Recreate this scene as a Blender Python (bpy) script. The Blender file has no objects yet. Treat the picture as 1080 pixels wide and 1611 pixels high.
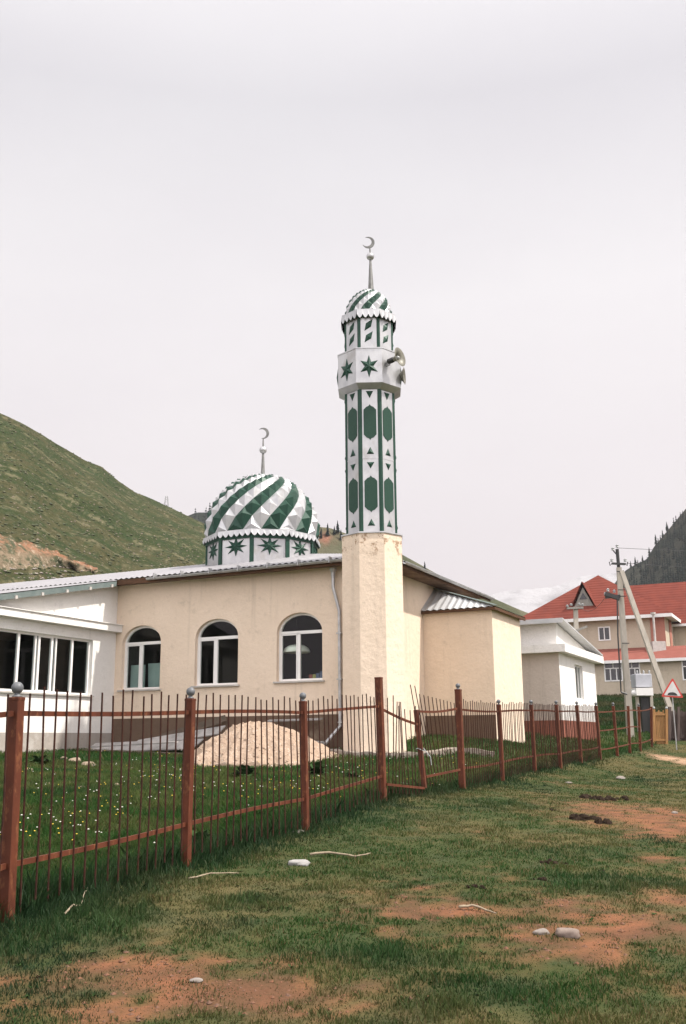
import bpy, bmesh, math, random
import numpy as np
from mathutils import Vector, Matrix
random.seed(7); RNG = np.random.default_rng(11)
SC = bpy.context.scene; COL = SC.collection
PI = math.pi
# ------------------------------------------------------------------ camera
F = 1566.0; CX, CY = 540.0, 805.5
PITCH = math.atan((1165-CY)/F); ROLL = math.radians(-0.5); EYE = 1.6
CAMROT = Matrix.Rotation(PI/2+PITCH, 3, 'X') @ Matrix.Rotation(ROLL, 3, 'Z')
cd = bpy.data.cameras.new('camera'); cam = bpy.data.objects.new('camera', cd); COL.objects.link(cam)
cd.sensor_fit = 'AUTO'; cd.sensor_width = 36; cd.lens = 36*F/1611; cd.clip_start = .1; cd.clip_end = 20000
cam.matrix_world = Matrix.Translation((0, 0, EYE)) @ CAMROT.to_4x4()
SC.camera = cam
def ray(px, py):
    return CAMROT @ Vector(((px-CX)/F, (CY-py)/F, -1))
def at(px, py, Y):
    """world point on the view line through photo pixel (px, py) at distance Y"""
    r = ray(px, py); k = Y/r.y
    return Vector((r.x*k, Y, EYE+r.z*k))
def on_plane(px, py, P, n):
    r = ray(px, py); o = Vector((0, 0, EYE)); n = Vector((n[0], n[1], 0)); P = Vector((P[0], P[1], 0))
    k = (P-o).dot(n)/r.dot(n); return o+r*k
# ------------------------------------------------------------------ frames
TH = math.radians(25.5)
UL = Vector((-math.cos(TH), math.sin(TH), 0))      # along the mosque front, to the left
VB = Vector((math.sin(TH), math.cos(TH), 0))       # towards the back of the mosque
ZU = Vector((0, 0, 1))
def cc(px, Y): return at(px, 1165, Y).x
C0 = Vector((cc(588, 25.7), 26.0, 0))              # front right corner of the hall
def W(s, t, z): return C0+UL*s+VB*t+ZU*z
def st(P):
    d = P-C0; return d.dot(UL), d.dot(VB)
# ------------------------------------------------------------------ materials
def new_mat(name):
    m = bpy.data.materials.new(name); m.use_nodes = True
    nt = m.node_tree; b = nt.nodes['Principled BSDF']; return m, nt, b
def N(nt, typ, **kw):
    n = nt.nodes.new(typ)
    for k, v in kw.items(): setattr(n, k, v)
    return n
def mixc(nt, fac, a, b):
    m = nt.nodes.new('ShaderNodeMix'); m.data_type = 'RGBA'
    for sock, v in ((m.inputs[0], fac), (m.inputs[6], a), (m.inputs[7], b)):
        if hasattr(v, 'is_output'): nt.links.new(v, sock)
        elif isinstance(v, (int, float)): sock.default_value = v
        else: sock.default_value = (*v[:3], 1)
    return m.outputs[2]
def noise(nt, scale, detail=4, rough=.55, vec=None):
    n = nt.nodes.new('ShaderNodeTexNoise'); n.inputs['Scale'].default_value = scale
    n.inputs['Detail'].default_value = detail; n.inputs['Roughness'].default_value = rough
    if vec is not None: nt.links.new(vec, n.inputs['Vector'])
    return n.outputs['Fac']
def ramp(nt, fac, p0, p1, c0=(0, 0, 0), c1=(1, 1, 1)):
    r = nt.nodes.new('ShaderNodeValToRGB'); e = r.color_ramp.elements
    e[0].position = p0; e[1].position = p1; e[0].color = (*c0, 1); e[1].color = (*c1, 1)
    nt.links.new(fac, r.inputs[0]); return r.outputs[0]
def objcoord(nt, scale=(1, 1, 1), rotz=0):
    t = nt.nodes.new('ShaderNodeTexCoord'); mp = nt.nodes.new('ShaderNodeMapping')
    nt.links.new(t.outputs['Object'], mp.inputs[0]); mp.inputs['Scale'].default_value = scale
    mp.inputs['Rotation'].default_value[2] = rotz
    return mp.outputs[0]
def bump(nt, b, h, strength=.3, dist=.02):
    n = nt.nodes.new('ShaderNodeBump'); n.inputs['Strength'].default_value = strength
    n.inputs['Distance'].default_value = dist
    nt.links.new(h, n.inputs['Height']); nt.links.new(n.outputs[0], b.inputs['Normal'])
def mat(name, c, c2=None, scale=6, lo=.35, hi=.65, rough=.8, metal=0, bscale=None, bstr=.3, bdist=.01, vec=(1, 1, 1), spec=None, c3=None, s3=1.2, f3=(.55, .75)):
    m, nt, b = new_mat(name)
    v = objcoord(nt, vec)
    col = None
    if c2 is not None:
        col = mixc(nt, ramp(nt, noise(nt, scale, 5, .6, v), lo, hi), c, c2)
        if c3 is not None:
            col = mixc(nt, ramp(nt, noise(nt, s3, 5, .65, v), *f3), col, c3)
        nt.links.new(col, b.inputs['Base Color'])
    else: b.inputs['Base Color'].default_value = (*c, 1)
    b.inputs['Roughness'].default_value = rough; b.inputs['Metallic'].default_value = metal
    if spec is not None: b.inputs['Specular IOR Level'].default_value = spec
    if bscale: bump(nt, b, noise(nt, bscale, 4, .6, v), bstr, bdist)
    return m
M = {}
def stucco(name, a, b2, c3=None):
    m, nt, b = new_mat(name); v = objcoord(nt)
    col = mixc(nt, ramp(nt, noise(nt, 1.1, 6, .65, v), .35, .7), a, b2)
    sp = ramp(nt, noise(nt, 55, 2, .7, v), .42, .62)
    col = mixc(nt, sp, col, tuple(x*.86 for x in a))
    col = mixc(nt, ramp(nt, noise(nt, 3.2, 6, .75, v), .58, .74), col, tuple(x*.80 for x in b2))
    vs = objcoord(nt, (1.6, 1.6, .12))
    col = mixc(nt, ramp(nt, noise(nt, 1.9, 6, .65, vs), .56, .80), col, tuple(x*.76 for x in b2))
    if c3: col = mixc(nt, ramp(nt, noise(nt, .8, 6, .7, v), .6, .72), col, c3)
    nt.links.new(col, b.inputs['Base Color']); b.inputs['Roughness'].default_value = .92
    b.inputs['Specular IOR Level'].default_value = .2
    mh = N(nt, 'ShaderNodeMath', operation='MULTIPLY_ADD'); nt.links.new(noise(nt, 6, 4, .6, v), mh.inputs[0]); mh.inputs[1].default_value = 3.0; nt.links.new(noise(nt, 70, 3, .7, v), mh.inputs[2])
    bump(nt, b, mh.outputs[0], .6, .012); return m
M['beige'] = stucco('beige_render', (.78, .64, .505), (.70, .57, .44))
M['white'] = stucco('white_render', (.82, .80, .77), (.76, .74, .70))
M['pinkwhite'] = stucco('dusty_render', (.58, .51, .45), (.52, .45, .39))
M['plinth'] = stucco('brown_plinth', (.15, .10, .07), (.115, .078, .055), (.24, .185, .135))
M['redplinth'] = stucco('red_plinth', (.28, .105, .07), (.23, .085, .06))
M['grey_plinth'] = stucco('grey_plinth', (.40, .36, .32), (.30, .27, .24), (.48, .45, .42))
M['house'] = stucco('house_render', (.52, .445, .345), (.46, .39, .30))
M['salmon'] = stucco('salmon_render', (.42, .185, .14), (.37, .165, .125))
M['tin'] = mat('galvanised_tin', (.36, .35, .36), (.28, .27, .285), 1.5, .35, .7, .42, .25, vec=(1, 1, 1), c3=(.35, .28, .22), s3=.9, f3=(.66, .8))
M['tin2'] = mat('new_tin', (.55, .55, .55), (.42, .43, .44), 2, .35, .7, .38, .3)
M['gutter'] = mat('zinc_gutter', (.42, .42, .42), (.30, .30, .30), 4, rough=.45, metal=.5)
M['pipe'] = mat('zinc_pipe', (.52, .53, .54), (.36, .36, .36), 5, rough=.4, metal=.5)
M['teal'] = mat('teal_paint', (.10, .135, .13), (.15, .18, .172), 3, rough=.6)
M['soffit'] = mat('brown_timber', (.12, .062, .036), (.07, .04, .025), 3, spec=.1, rough=.8, vec=(1, 1, 6), bscale=20)
M['eavewood'] = mat('weathered_timber', (.21, .145, .105), (.12, .08, .06), 2, spec=.1, rough=.85, bscale=20)
M['green'] = mat('green_painted_metal', (.008, .040, .026), (.014, .054, .034), 9, rough=.45, metal=.1, spec=.28)
M['green2'] = mat('speckled_green_panel', (.008, .040, .026), (.024, .066, .042), 60, .4, .65, spec=.28, rough=.42, metal=.1)
M['silver'] = mat('silver_sheet', (.50, .50, .50), (.40, .40, .41), 3, rough=.36, metal=.6, c3=(.33, .31, .28), s3=2.2, f3=(.56, .78), vec=(1, 1, .6))
M['steel'] = mat('dull_steel', (.30, .30, .29), (.22, .22, .21), 12, rough=.45, metal=.6)
M['finial'] = mat('dark_finial_metal', (.13, .13, .125), (.20, .20, .19), 10, rough=.5, metal=.2)
M['upvc'] = mat('white_plastic_frame', (.80, .79, .77), (.74, .73, .71), 2, rough=.45)
M['sill'] = mat('grey_sill', (.48, .45, .42), (.38, .36, .33), 5, rough=.7)
def glass():
    m, nt, b = new_mat('window_glass'); nt.nodes.remove(b); o = nt.nodes['Material Output']
    tr = N(nt, 'ShaderNodeBsdfTransparent'); tr.inputs[0].default_value = (.80, .87, .85, 1)
    gl = N(nt, 'ShaderNodeBsdfGlossy'); gl.inputs['Roughness'].default_value = .015
    ge = N(nt, 'ShaderNodeNewGeometry'); dt = N(nt, 'ShaderNodeVectorMath', operation='DOT_PRODUCT')
    nt.links.new(ge.outputs['Incoming'], dt.inputs[0]); nt.links.new(ge.outputs['Normal'], dt.inputs[1])
    x = dt.outputs['Value']
    for op, val, swap in (('ABSOLUTE', 0, 0), ('SUBTRACT', 1.0, 1), ('POWER', 4.5, 0), ('MULTIPLY', .9, 0), ('ADD', .020, 0)):
        k = N(nt, 'ShaderNodeMath', operation=op)
        if swap: k.inputs[0].default_value = val; nt.links.new(x, k.inputs[1])
        else: nt.links.new(x, k.inputs[0]); k.inputs[1].default_value = val
        x = k.outputs[0]
    mx = N(nt, 'ShaderNodeMixShader'); nt.links.new(x, mx.inputs[0])
    nt.links.new(tr.outputs[0], mx.inputs[1]); nt.links.new(gl.outputs[0], mx.inputs[2]); nt.links.new(mx.outputs[0], o.inputs[0])
    return m
M['glass'] = glass()
M['darkglass'] = mat('far_window_glass', (.02, .022, .025), rough=.08, spec=.6)
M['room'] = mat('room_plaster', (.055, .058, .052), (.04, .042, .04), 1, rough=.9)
M['rust'] = mat('red_brown_paint', (.128, .037, .018), (.072, .022, .012), 5, .3, .65, spec=.18, rough=.6, vec=(1, 1, .5), c3=(.24, .10, .045), s3=14, f3=(.55, .75), bscale=60, bstr=.2)
M['rod'] = mat('rusty_rod', (.030, .014, .011), (.055, .022, .015), 20, rough=.8, spec=.1)
M['ball'] = mat('grey_cap_paint', (.085, .092, .10), (.13, .135, .14), 20, rough=.5)
M['concrete'] = mat('pole_concrete', (.46, .42, .36), (.36, .33, .28), 2, rough=.9, vec=(3, 3, 1), bscale=30)
M['black'] = mat('black_fitting', (.02, .02, .02), rough=.5)
M['ceramic'] = mat('pale_insulator', (.30, .31, .31), rough=.3)
M['redroof'] = mat('red_roof_tile', (.30, .052, .036), (.24, .042, .032), 1.2, rough=.6)
M['pinkroof'] = mat('faded_red_roof', (.19, .062, .047), (.225, .08, .062), 1.5, rough=.85, spec=.15)
M['greywood'] = mat('grey_boards', (.30, .28, .25), (.20, .19, .17), 4, rough=.9, vec=(4, 4, .6))
M['yellowwood'] = mat('ochre_boards', (.36, .19, .07), (.27, .14, .05), 4, rough=.85, vec=(4, 4, .6))
M['darkwood'] = mat('dark_boards', (.07, .05, .045), (.11, .08, .07), 4, rough=.9, vec=(4, 4, .6))
M['board'] = mat('weathered_sheet', (.36, .34, .33), (.22, .21, .20), 3, rough=.8)
M['boarddark'] = mat('old_plank', (.16, .12, .09), (.10, .08, .06), 4, rough=.9)
M['boxgrey'] = mat('grey_cabinet', (.42, .43, .47), (.36, .37, .40), 3, rough=.5)
M['signred'] = mat('sign_red', (.50, .045, .03), (.42, .04, .03), 12, rough=.4)
M['signwhite'] = mat('sign_face', (.56, .56, .55), (.48, .48, .47), 6, rough=.4)
M['stone'] = mat('pale_stone', (.25, .22, .195), (.17, .145, .125), 14, rough=.9, bscale=30)
M['stone2'] = mat('brown_stone', (.22, .17, .14), (.15, .115, .095), 14, rough=.9, bscale=30)
M['yardstone'] = mat('sandy_stone', (.30, .23, .165), (.22, .17, .12), 9, rough=.95, bscale=30)
M['chip'] = mat('pale_angular_stone', (.33, .32, .31), (.24, .23, .22), 9, rough=.9, bscale=40)
M['stick'] = mat('dry_stick', (.30, .245, .17), (.21, .16, .11), 18, rough=.9)
M['dung'] = mat('dry_dung', (.016, .011, .008), (.035, .024, .017), 12, rough=1, spec=.05, bscale=30)
M['flower'] = mat('dandelion_yellow', (.72, .50, .05), rough=.8)
M['puff'] = mat('dandelion_seed_head', (.60, .58, .52), rough=.9)
M['leafdark'] = mat('dark_leaf', (.018, .046, .014), (.034, .068, .02), 5, rough=.8, spec=.1)
M['conifer'] = mat('conifer_needles', (.006, .013, .014), (.011, .021, .019), .5, spec=.05, rough=.85)
M['bark'] = mat('conifer_bark', (.06, .045, .035), (.09, .06, .05), 3, rough=.95)
M['scrub'] = mat('scrub_leaf', (.034, .046, .018), (.055, .06, .025), .4, rough=.9)
M['lamp'] = mat('white_lampshade', (.88, .85, .76), rough=.5)
M['wire'] = mat('black_wire', (.05, .05, .055), rough=.5)
M['boardgreen'] = mat('pale_green_board', (.36, .45, .43), (.30, .39, .37), 2, rough=.7)
def attr_mat(name, attr='Col', rough=.85, trans=0, bscale=None, bstr=.4, bdist=.02, speck=None, spec=.25):
    m, nt, b = new_mat(name)
    a = N(nt, 'ShaderNodeVertexColor'); a.layer_name = attr; c = a.outputs[0]
    v = objcoord(nt)
    if speck:
        for sc_, lo, hi, cc2, amt in speck:
            c = mixc(nt, ramp(nt, noise(nt, sc_, 5, .65, v), lo, hi, (0, 0, 0), (amt, amt, amt)), c, cc2)
    nt.links.new(c, b.inputs['Base Color']); b.inputs['Roughness'].default_value = rough
    b.inputs['Specular IOR Level'].default_value = spec
    if bscale: bump(nt, b, noise(nt, bscale, 6, .65, v), bstr, bdist)
    if trans:
        o = nt.nodes['Material Output']; t = N(nt, 'ShaderNodeBsdfTranslucent'); nt.links.new(c, t.inputs[0])
        mx = N(nt, 'ShaderNodeMixShader'); mx.inputs[0].default_value = trans
        nt.links.new(b.outputs[0], mx.inputs[1]); nt.links.new(t.outputs[0], mx.inputs[2]); nt.links.new(mx.outputs[0], o.inputs[0])
    return m
# ------------------------------------------------------------------ mesh building
class MB:
    def __init__(s): s.v = []; s.f = []
    def add(s, vs, fs):
        o = len(s.v); s.v += [tuple(p) for p in vs]; s.f += [tuple(i+o for i in f) for f in fs]; return s
    def quad(s, *p): return s.add(p, [tuple(range(len(p)))])
    def box(s, O, ax, ay, az):
        O, ax, ay, az = map(Vector, (O, ax, ay, az))
        p = [O, O+ax, O+ax+ay, O+ay, O+az, O+ax+az, O+ax+ay+az, O+ay+az]
        return s.add(p, [(0, 3, 2, 1), (4, 5, 6, 7), (0, 1, 5, 4), (1, 2, 6, 5), (2, 3, 7, 6), (3, 0, 4, 7)])
    def bar(s, A, B, w, h=None, side=None):
        """rectangular bar from A to B, w across 'side', h across the third axis"""
        A, B = Vector(A), Vector(B); h = h or w; d = (B-A).normalized()
        sd = Vector(side) if side is not None else (d.cross(ZU) if abs(d.z) < .95 else Vector((1, 0, 0)))
        sd = (sd-d*sd.dot(d)).normalized(); t = d.cross(sd)
        return s.box(A-sd*w/2-t*h/2, sd*w, t*h, B-A)
    def tube(s, pts, r, n=8, cap=True):
        pts = [Vector(p) for p in pts]; rs = r if isinstance(r, (list, tuple)) else [r]*len(pts)
        vs = []; k = len(pts); ref = None
        for i, p in enumerate(pts):
            d = (pts[min(i+1, k-1)]-pts[max(i-1, 0)]).normalized()
            if ref is None: ref = Vector((1, 0, 0)) if abs(d.x) < .8 else Vector((0, 1, 0))
            a = (ref-d*ref.dot(d)).normalized(); b = d.cross(a); ref = a
            for j in range(n): vs.append(p+(a*math.cos(2*PI*j/n)+b*math.sin(2*PI*j/n))*rs[i])
        fs = [(i*n+j, i*n+(j+1) % n, (i+1)*n+(j+1) % n, (i+1)*n+j) for i in range(k-1) for j in range(n)]
        if cap: fs += [tuple(range(n))[::-1], tuple(range((k-1)*n, k*n))]
        return s.add(vs, fs)
    def lathe(s, O, axis, prof, n=16):
        O, axis = Vector(O), Vector(axis).normalized()
        a = axis.orthogonal().normalized(); b = axis.cross(a); vs = []
        for r, h in prof:
            for j in range(n): vs.append(O+axis*h+(a*math.cos(2*PI*j/n)+b*math.sin(2*PI*j/n))*max(r, 1e-4))
        k = len(prof)
        return s.add(vs, [(i*n+j, i*n+(j+1) % n, (i+1)*n+(j+1) % n, (i+1)*n+j) for i in range(k-1) for j in range(n)])
    def ball(s, O, r, n=12): return s.lathe(O, ZU, [(r*math.sin(PI*i/8), -r*math.cos(PI*i/8)) for i in range(9)], n)
    def prism(s, pts, off):
        """closed solid from a flat outline pushed along off"""
        pts = [Vector(p) for p in pts]; off = Vector(off); k = len(pts)
        return s.add(pts+[p+off for p in pts], [tuple(range(k))[::-1], tuple(range(k, 2*k))]+[(i, (i+1) % k, k+(i+1) % k, k+i) for i in range(k)])
    def ring(s, outer, inner, off):
        k = len(outer); off = Vector(off); o = [Vector(p) for p in outer]; i_ = [Vector(p) for p in inner]
        vs = o+i_+[p+off for p in o]+[p+off for p in i_]; fs = []
        for a in range(k):
            b = (a+1) % k
            fs += [(a, b, k+b, k+a), (2*k+a, 3*k+a, 3*k+b, 2*k+b), (a, 2*k+a, 2*k+b, b), (k+a, k+b, 3*k+b, 3*k+a)]
        return s.add(vs, fs)
    def build(s, name, m, parent=None, smooth=False, origin=None, recalc=True, bevel=0):
        me = bpy.data.meshes.new(name)
        base = Vector(origin) if origin is not None else (Vector(parent['_o']) if parent is not None and '_o' in parent else Vector((0, 0, 0)))
        me.from_pydata([tuple(Vector(p)-base) for p in s.v], [], s.f); me.materials.append(m)
        if recalc:
            bm = bmesh.new(); bm.from_mesh(me); bmesh.ops.recalc_face_normals(bm, faces=bm.faces); bm.to_mesh(me); bm.free()
        if smooth: me.polygons.foreach_set('use_smooth', [True]*len(me.polygons))
        me.update()
        o = bpy.data.objects.new(name, me); COL.objects.link(o)
        if parent is not None: o.parent = parent
        if origin is not None: o.location = base if parent is None else base-Vector(parent['_o'])
        o['_o'] = tuple(base)
        if bevel:
            b = o.modifiers.new('bevel', 'BEVEL'); b.width = bevel; b.segments = 1; b.limit_method = 'ANGLE'
        return o
def tag(o, label=None, cat=None, group=None, kind=None):
    if label: o['label'] = label
    if cat: o['category'] = cat
    if group: o['group'] = group
    if kind: o['kind'] = kind
    return o
def thing(name, label, cat, loc, group=None):
    o = bpy.data.objects.new(name, None); COL.objects.link(o); o.location = loc; o['_o'] = tuple(loc); o.empty_display_size = .2
    return tag(o, label, cat, group)
# ------------------------------------------------------------------ value noise (numpy)
_P = np.random.default_rng(3).random((256, 256))
def vnoise(x, y):
    xi = np.floor(x).astype(int); yi = np.floor(y).astype(int); fx = x-xi; fy = y-yi
    fx = fx*fx*(3-2*fx); fy = fy*fy*(3-2*fy)
    g = lambda a, b: _P[a % 256, b % 256]
    return (g(xi, yi)*(1-fx)+g(xi+1, yi)*fx)*(1-fy)+(g(xi, yi+1)*(1-fx)+g(xi+1, yi+1)*fx)*fy
def fbm(x, y, o=4):
    s = 0; a = .5; t = 0
    for i in range(o): s = s+a*vnoise(x*2**i+17*i, y*2**i+31*i); t += a; a *= .55
    return s/t
def sstep(a, b, x): t = np.clip((x-a)/(b-a), 0, 1); return t*t*(3-2*t)
# ------------------------------------------------------------------ terrain
# fence posts: base pixel, top pixel (of the post head, cap excluded), distance
POSTS = [(10, 1452, 27, 1098, 7.33), (292, 1363, 300, 1100, 9.86), (481, 1308, 477, 1104, 12.7), (603, 1262, 596, 1066, 15.6),
         (728, 1243, 721, 1085, 18.5), (791, 1229, 785, 1109, 21.4), (842, 1216, 836, 1109, 23.9), (882.6, 1211, 875.5, 1109, 25.6),
         (915, 1202.6, 908, 1110, 28), (945, 1196, 938, 1111, 30.4), (972, 1190.6, 965, 1111, 32.2), (991.5, 1185, 988.5, 1111, 34),
         (1008, 1183, 1005, 1112, 35.6), (1026, 1176, 1025, 1112, 37.5)]
PB = [at(a, b, d) for a, b, _, _, d in POSTS]; PT = [at(a, b, d) for _, _, a, b, d in POSTS]
dleft = (PB[0]-PB[1]).normalized()
CTRL = [(0, 0, -1.6), (0, 5, -1.45), (-3, 4, -1.48), (4, 5, -1.46), (8, 6, -1.48), (-8, 4, -1.3), (0, -20, -1.7), (20, 0, -1.8), (-20, 0, -1.3),
        (.8, 25, -.36), (-5, 27.5, -.28), (-6.5, 29.5, -.2), (-9, 25, -.28), (-12, 20, -.5), (5, 28, -.25), (7.5, 34, -.05), (11, 40, .05),
        (-2.1, 23.6, -.6), (2.5, 23, -.62), (5, 26.5, -.42), (6, 12, -1.28), (12, 15, -1.22), (12, 25, -.8), (14.5, 36, -.42), (20, 42, -.1), (25, 20, -1.2),
        (20, 60, 1.9), (35, 72, 2.9), (26, 70, 2.7), (10, 60, 1.6), (-20, 50, 1.5), (0, 60, 1.6), (50, 80, 3.2), (-40, 60, 3), (-30, 30, .3), (30, 48, .6), (15, 48, .8), (50, 40, .2)]
CTRL = [(a, b, c+EYE) for a, b, c in CTRL]+[(p.x, p.y, p.z) for p in PB]
_c = np.array(CTRL)
def _tps(r2): return np.where(r2 > 1e-9, r2*np.log(np.maximum(r2, 1e-9)), 0)
_A = _tps(((_c[:, None, :2]-_c[None, :, :2])**2).sum(-1))+np.eye(len(_c))*.6
_Pm = np.c_[np.ones(len(_c)), _c[:, :2]]; _n = len(_c)
_w = np.linalg.solve(np.block([[_A, _Pm], [_Pm.T, np.zeros((3, 3))]]), np.r_[_c[:, 2], 0, 0, 0])
def hgt(x, y):
    x = np.atleast_1d(np.asarray(x, float)); y = np.atleast_1d(np.asarray(y, float)); sh = x.shape; x = x.ravel(); y = y.ravel()
    xc = np.clip(x, -60, 70); yc = np.clip(y, -25, 90); z = np.empty(len(x))
    for i in range(0, len(x), 20000):
        sl = slice(i, i+20000)
        r2 = (xc[sl, None]-_c[None, :, 0])**2+(yc[sl, None]-_c[None, :, 1])**2
        z[sl] = _tps(r2)@_w[:_n]+_w[_n]+_w[_n+1]*xc[sl]+_w[_n+2]*yc[sl]
    far = sstep(0, 120, np.hypot(x-xc, y-yc)); z = z*(1-far)+4.0*far
    z = z+.05*(fbm(x*.9+5, y*.9)-.5)*sstep(3, 6, y)+.045*(fbm(x*3.3, y*3.3+9)-.5)
    return z.reshape(sh)
def gz(x, y): return float(hgt(x, y)[0])
def gpt(px, py):
    """where the view line through a photo pixel meets the ground"""
    r = ray(px, py); d = 3.0
    while d < 120:
        p = at(px, py, d)
        if p.z < gz(p.x, p.y): break
        d += .05 if d < 12 else .2
    return Vector((p.x, p.y, gz(p.x, p.y)))
_fy = np.array([(PB[0]+dleft*8).y]+[p.y for p in PB]+[60]); _fx = np.array([(PB[0]+dleft*8).x]+[p.x for p in PB]+[24])
def fence_x(y): return np.interp(y, _fy, _fx)
# bare-earth patches, given where the photograph shows them
DIRT = [(310, 1540, 290, 48, 1.0), (130, 1585, 170, 34, .85), (520, 1560, 120, 30, .75), (680, 1430, 110, 32, .9), (640, 1465, 60, 16, .5), (1010, 1285, 110, 24, 1.0), (1070, 1310, 60, 26, .9),
        (1030, 1355, 70, 18, .7), (950, 1460, 220, 52, .95), (1060, 1420, 70, 30, .7), (830, 1490, 60, 22, .5), (1065, 1196, 34, 7, 1.1), (760, 1310, 60, 12, .35), (900, 1540, 120, 20, .45), (560, 1440, 50, 12, .3), (900, 1235, 40, 6, .4), (780, 1380, 50, 12, .4)]
DB = []
for px, py, rx, ry, k in DIRT:
    c = gpt(px, py); far = gpt(px, py-ry); near = gpt(px, min(py+ry, 1660))
    DB.append((c.x, c.y, max(rx*c.y/F, .05), max((far.y-near.y)/2, .05), k))
def dirt(x, y):
    m = np.zeros_like(x)
    wx = x+.35*(fbm(x*1.3, y*1.3+40)-.5); wy = y+.5*(fbm(x*1.3+70, y*1.3)-.5)
    for cx, cy, rx, ry, k in DB:
        m = np.maximum(m, k*np.exp(-(((wx-cx)/rx)**2+((wy-cy)/ry)**2)*.62))
    n = fbm(x*3.1, y*3.1, 4)
    yard = x < fence_x(y)
    m = np.where(yard, 0.0, m)
    return np.clip(sstep(.22, 1.12, m+.9*(n-.5)+1.0*(fbm(x*8, y*8, 4)-.5))*.97, 0, 1)
LUSH = [(90, 1440, 170, 60, .9), (230, 1400, 90, 30, .6), (600, 1505, 130, 30, 1.0), (430, 1415, 110, 26, .6), (760, 1560, 140, 34, .7), (980, 1392, 150, 20, .75), (900, 1345, 130, 16, .5), (560, 1285, 150, 22, .7), (760, 1265, 120, 12, .6), (330, 1345, 80, 20, .7), (1000, 1225, 90, 8, .5), (60, 1520, 90, 30, .7), (560, 1600, 120, 20, .6)]
LB = []
for px, py, rx, ry, k in LUSH:
    c = gpt(px, py); far = gpt(px, py-ry); near = gpt(px, min(py+ry, 1660)); LB.append((c.x, c.y, max(rx*c.y/F, .05), max((far.y-near.y)/2, .05), k))
def lush(x, y):
    m = np.zeros_like(x); wx = x+.5*(fbm(x*1.1+20, y*1.1)-.5); wy = y+.7*(fbm(x*1.1, y*1.1+60)-.5)
    for cx, cy, rx, ry, k in LB: m = np.maximum(m, k*np.exp(-(((wx-cx)/rx)**2+((wy-cy)/ry)**2)*.8))
    return sstep(.2, .8, m+.7*(fbm(x*4+8, y*4, 4)-.5))
def axis_samples(lo, hi, step, farlo, farhi):
    a = list(np.arange(lo, hi+step, step)); s = step*1.6; p = a[-1]
    while p < farhi: p += s; a.append(p); s *= 1.35
    s = step*1.6; p = a[0]; pre = []
    while p > farlo: p -= s; pre.append(p); s *= 1.35
    return np.array(pre[::-1]+a)
xs = axis_samples(-13, 17, .11, -6000, 6000); ys = axis_samples(3, 42, .11, -400, 8000)
def grid_mesh(name, X, Y, Z, colr, m, smooth=True):
    ny, nx = X.shape; me = bpy.data.meshes.new(name)
    v = np.stack([X, Y, Z], -1).reshape(-1, 3).astype(np.float32)
    i = (np.arange(ny-1)[:, None]*nx+np.arange(nx-1)[None]).ravel()
    f = np.stack([i, i+1, i+nx+1, i+nx], -1).astype(np.int32)
    me.vertices.add(len(v)); me.vertices.foreach_set('co', v.ravel())
    me.loops.add(f.size); me.loops.foreach_set('vertex_index', f.ravel())
    me.polygons.add(len(f)); me.polygons.foreach_set('loop_start', np.arange(0, f.size, 4, dtype=np.int32))
    me.polygons.foreach_set('use_smooth', np.full(len(f), smooth)); me.update(calc_edges=True)
    if colr is not None:
        a = me.color_attributes.new('Col', 'FLOAT_COLOR', 'POINT')
        a.data.foreach_set('color', np.c_[colr.reshape(-1, 3), np.ones(len(v))].astype(np.float32).ravel())
    me.materials.append(m); o = bpy.data.objects.new(name, me); COL.objects.link(o); return o
def lerpc(a, b, t): return np.asarray(a)*(1-t[..., None])+np.asarray(b)*t[..., None]
X, Y = np.meshgrid(xs, ys); Z = hgt(X, Y)
D = dirt(X, Y); gn = fbm(X*.8+3, Y*.8); gn2 = fbm(X*5, Y*5+2)
yard = X < fence_x(Y)
col = lerpc((.042, .056, .018), (.092, .078, .032), sstep(.35, .65, gn))
col = lerpc(col, (.04, .052, .024), sstep(.5, .75, gn2)*.6)
col = np.where(yard[..., None], lerpc((.040, .066, .022), (.075, .075, .032), sstep(.45, .75, gn)), col)
LUg = np.where(yard, 0, lush(X, Y)); col = lerpc(col, (.026, .042, .016), LUg*.7); D = D*(1-.6*LUg)
dc = lerpc((.215, .090, .047), (.12, .058, .033), sstep(.35, .7, gn2))
sandy = np.exp(-(((X-DB[11][0])/DB[11][2])**2+((Y-DB[11][1])/DB[11][3])**2)*.6); dc = lerpc(dc, (.40, .26, .17), sandy)
col = lerpc(col, dc, D)
M['ground'] = attr_mat('meadow_soil', rough=.95, bscale=26, bstr=.6, bdist=.03, speck=[(40, .5, .7, (.03, .03, .016), .45), (9, .6, .75, (.16, .115, .06), .35)], spec=.1)
g = grid_mesh('ground', X, Y, Z, col, M['ground']); tag(g, kind='structure')
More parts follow.
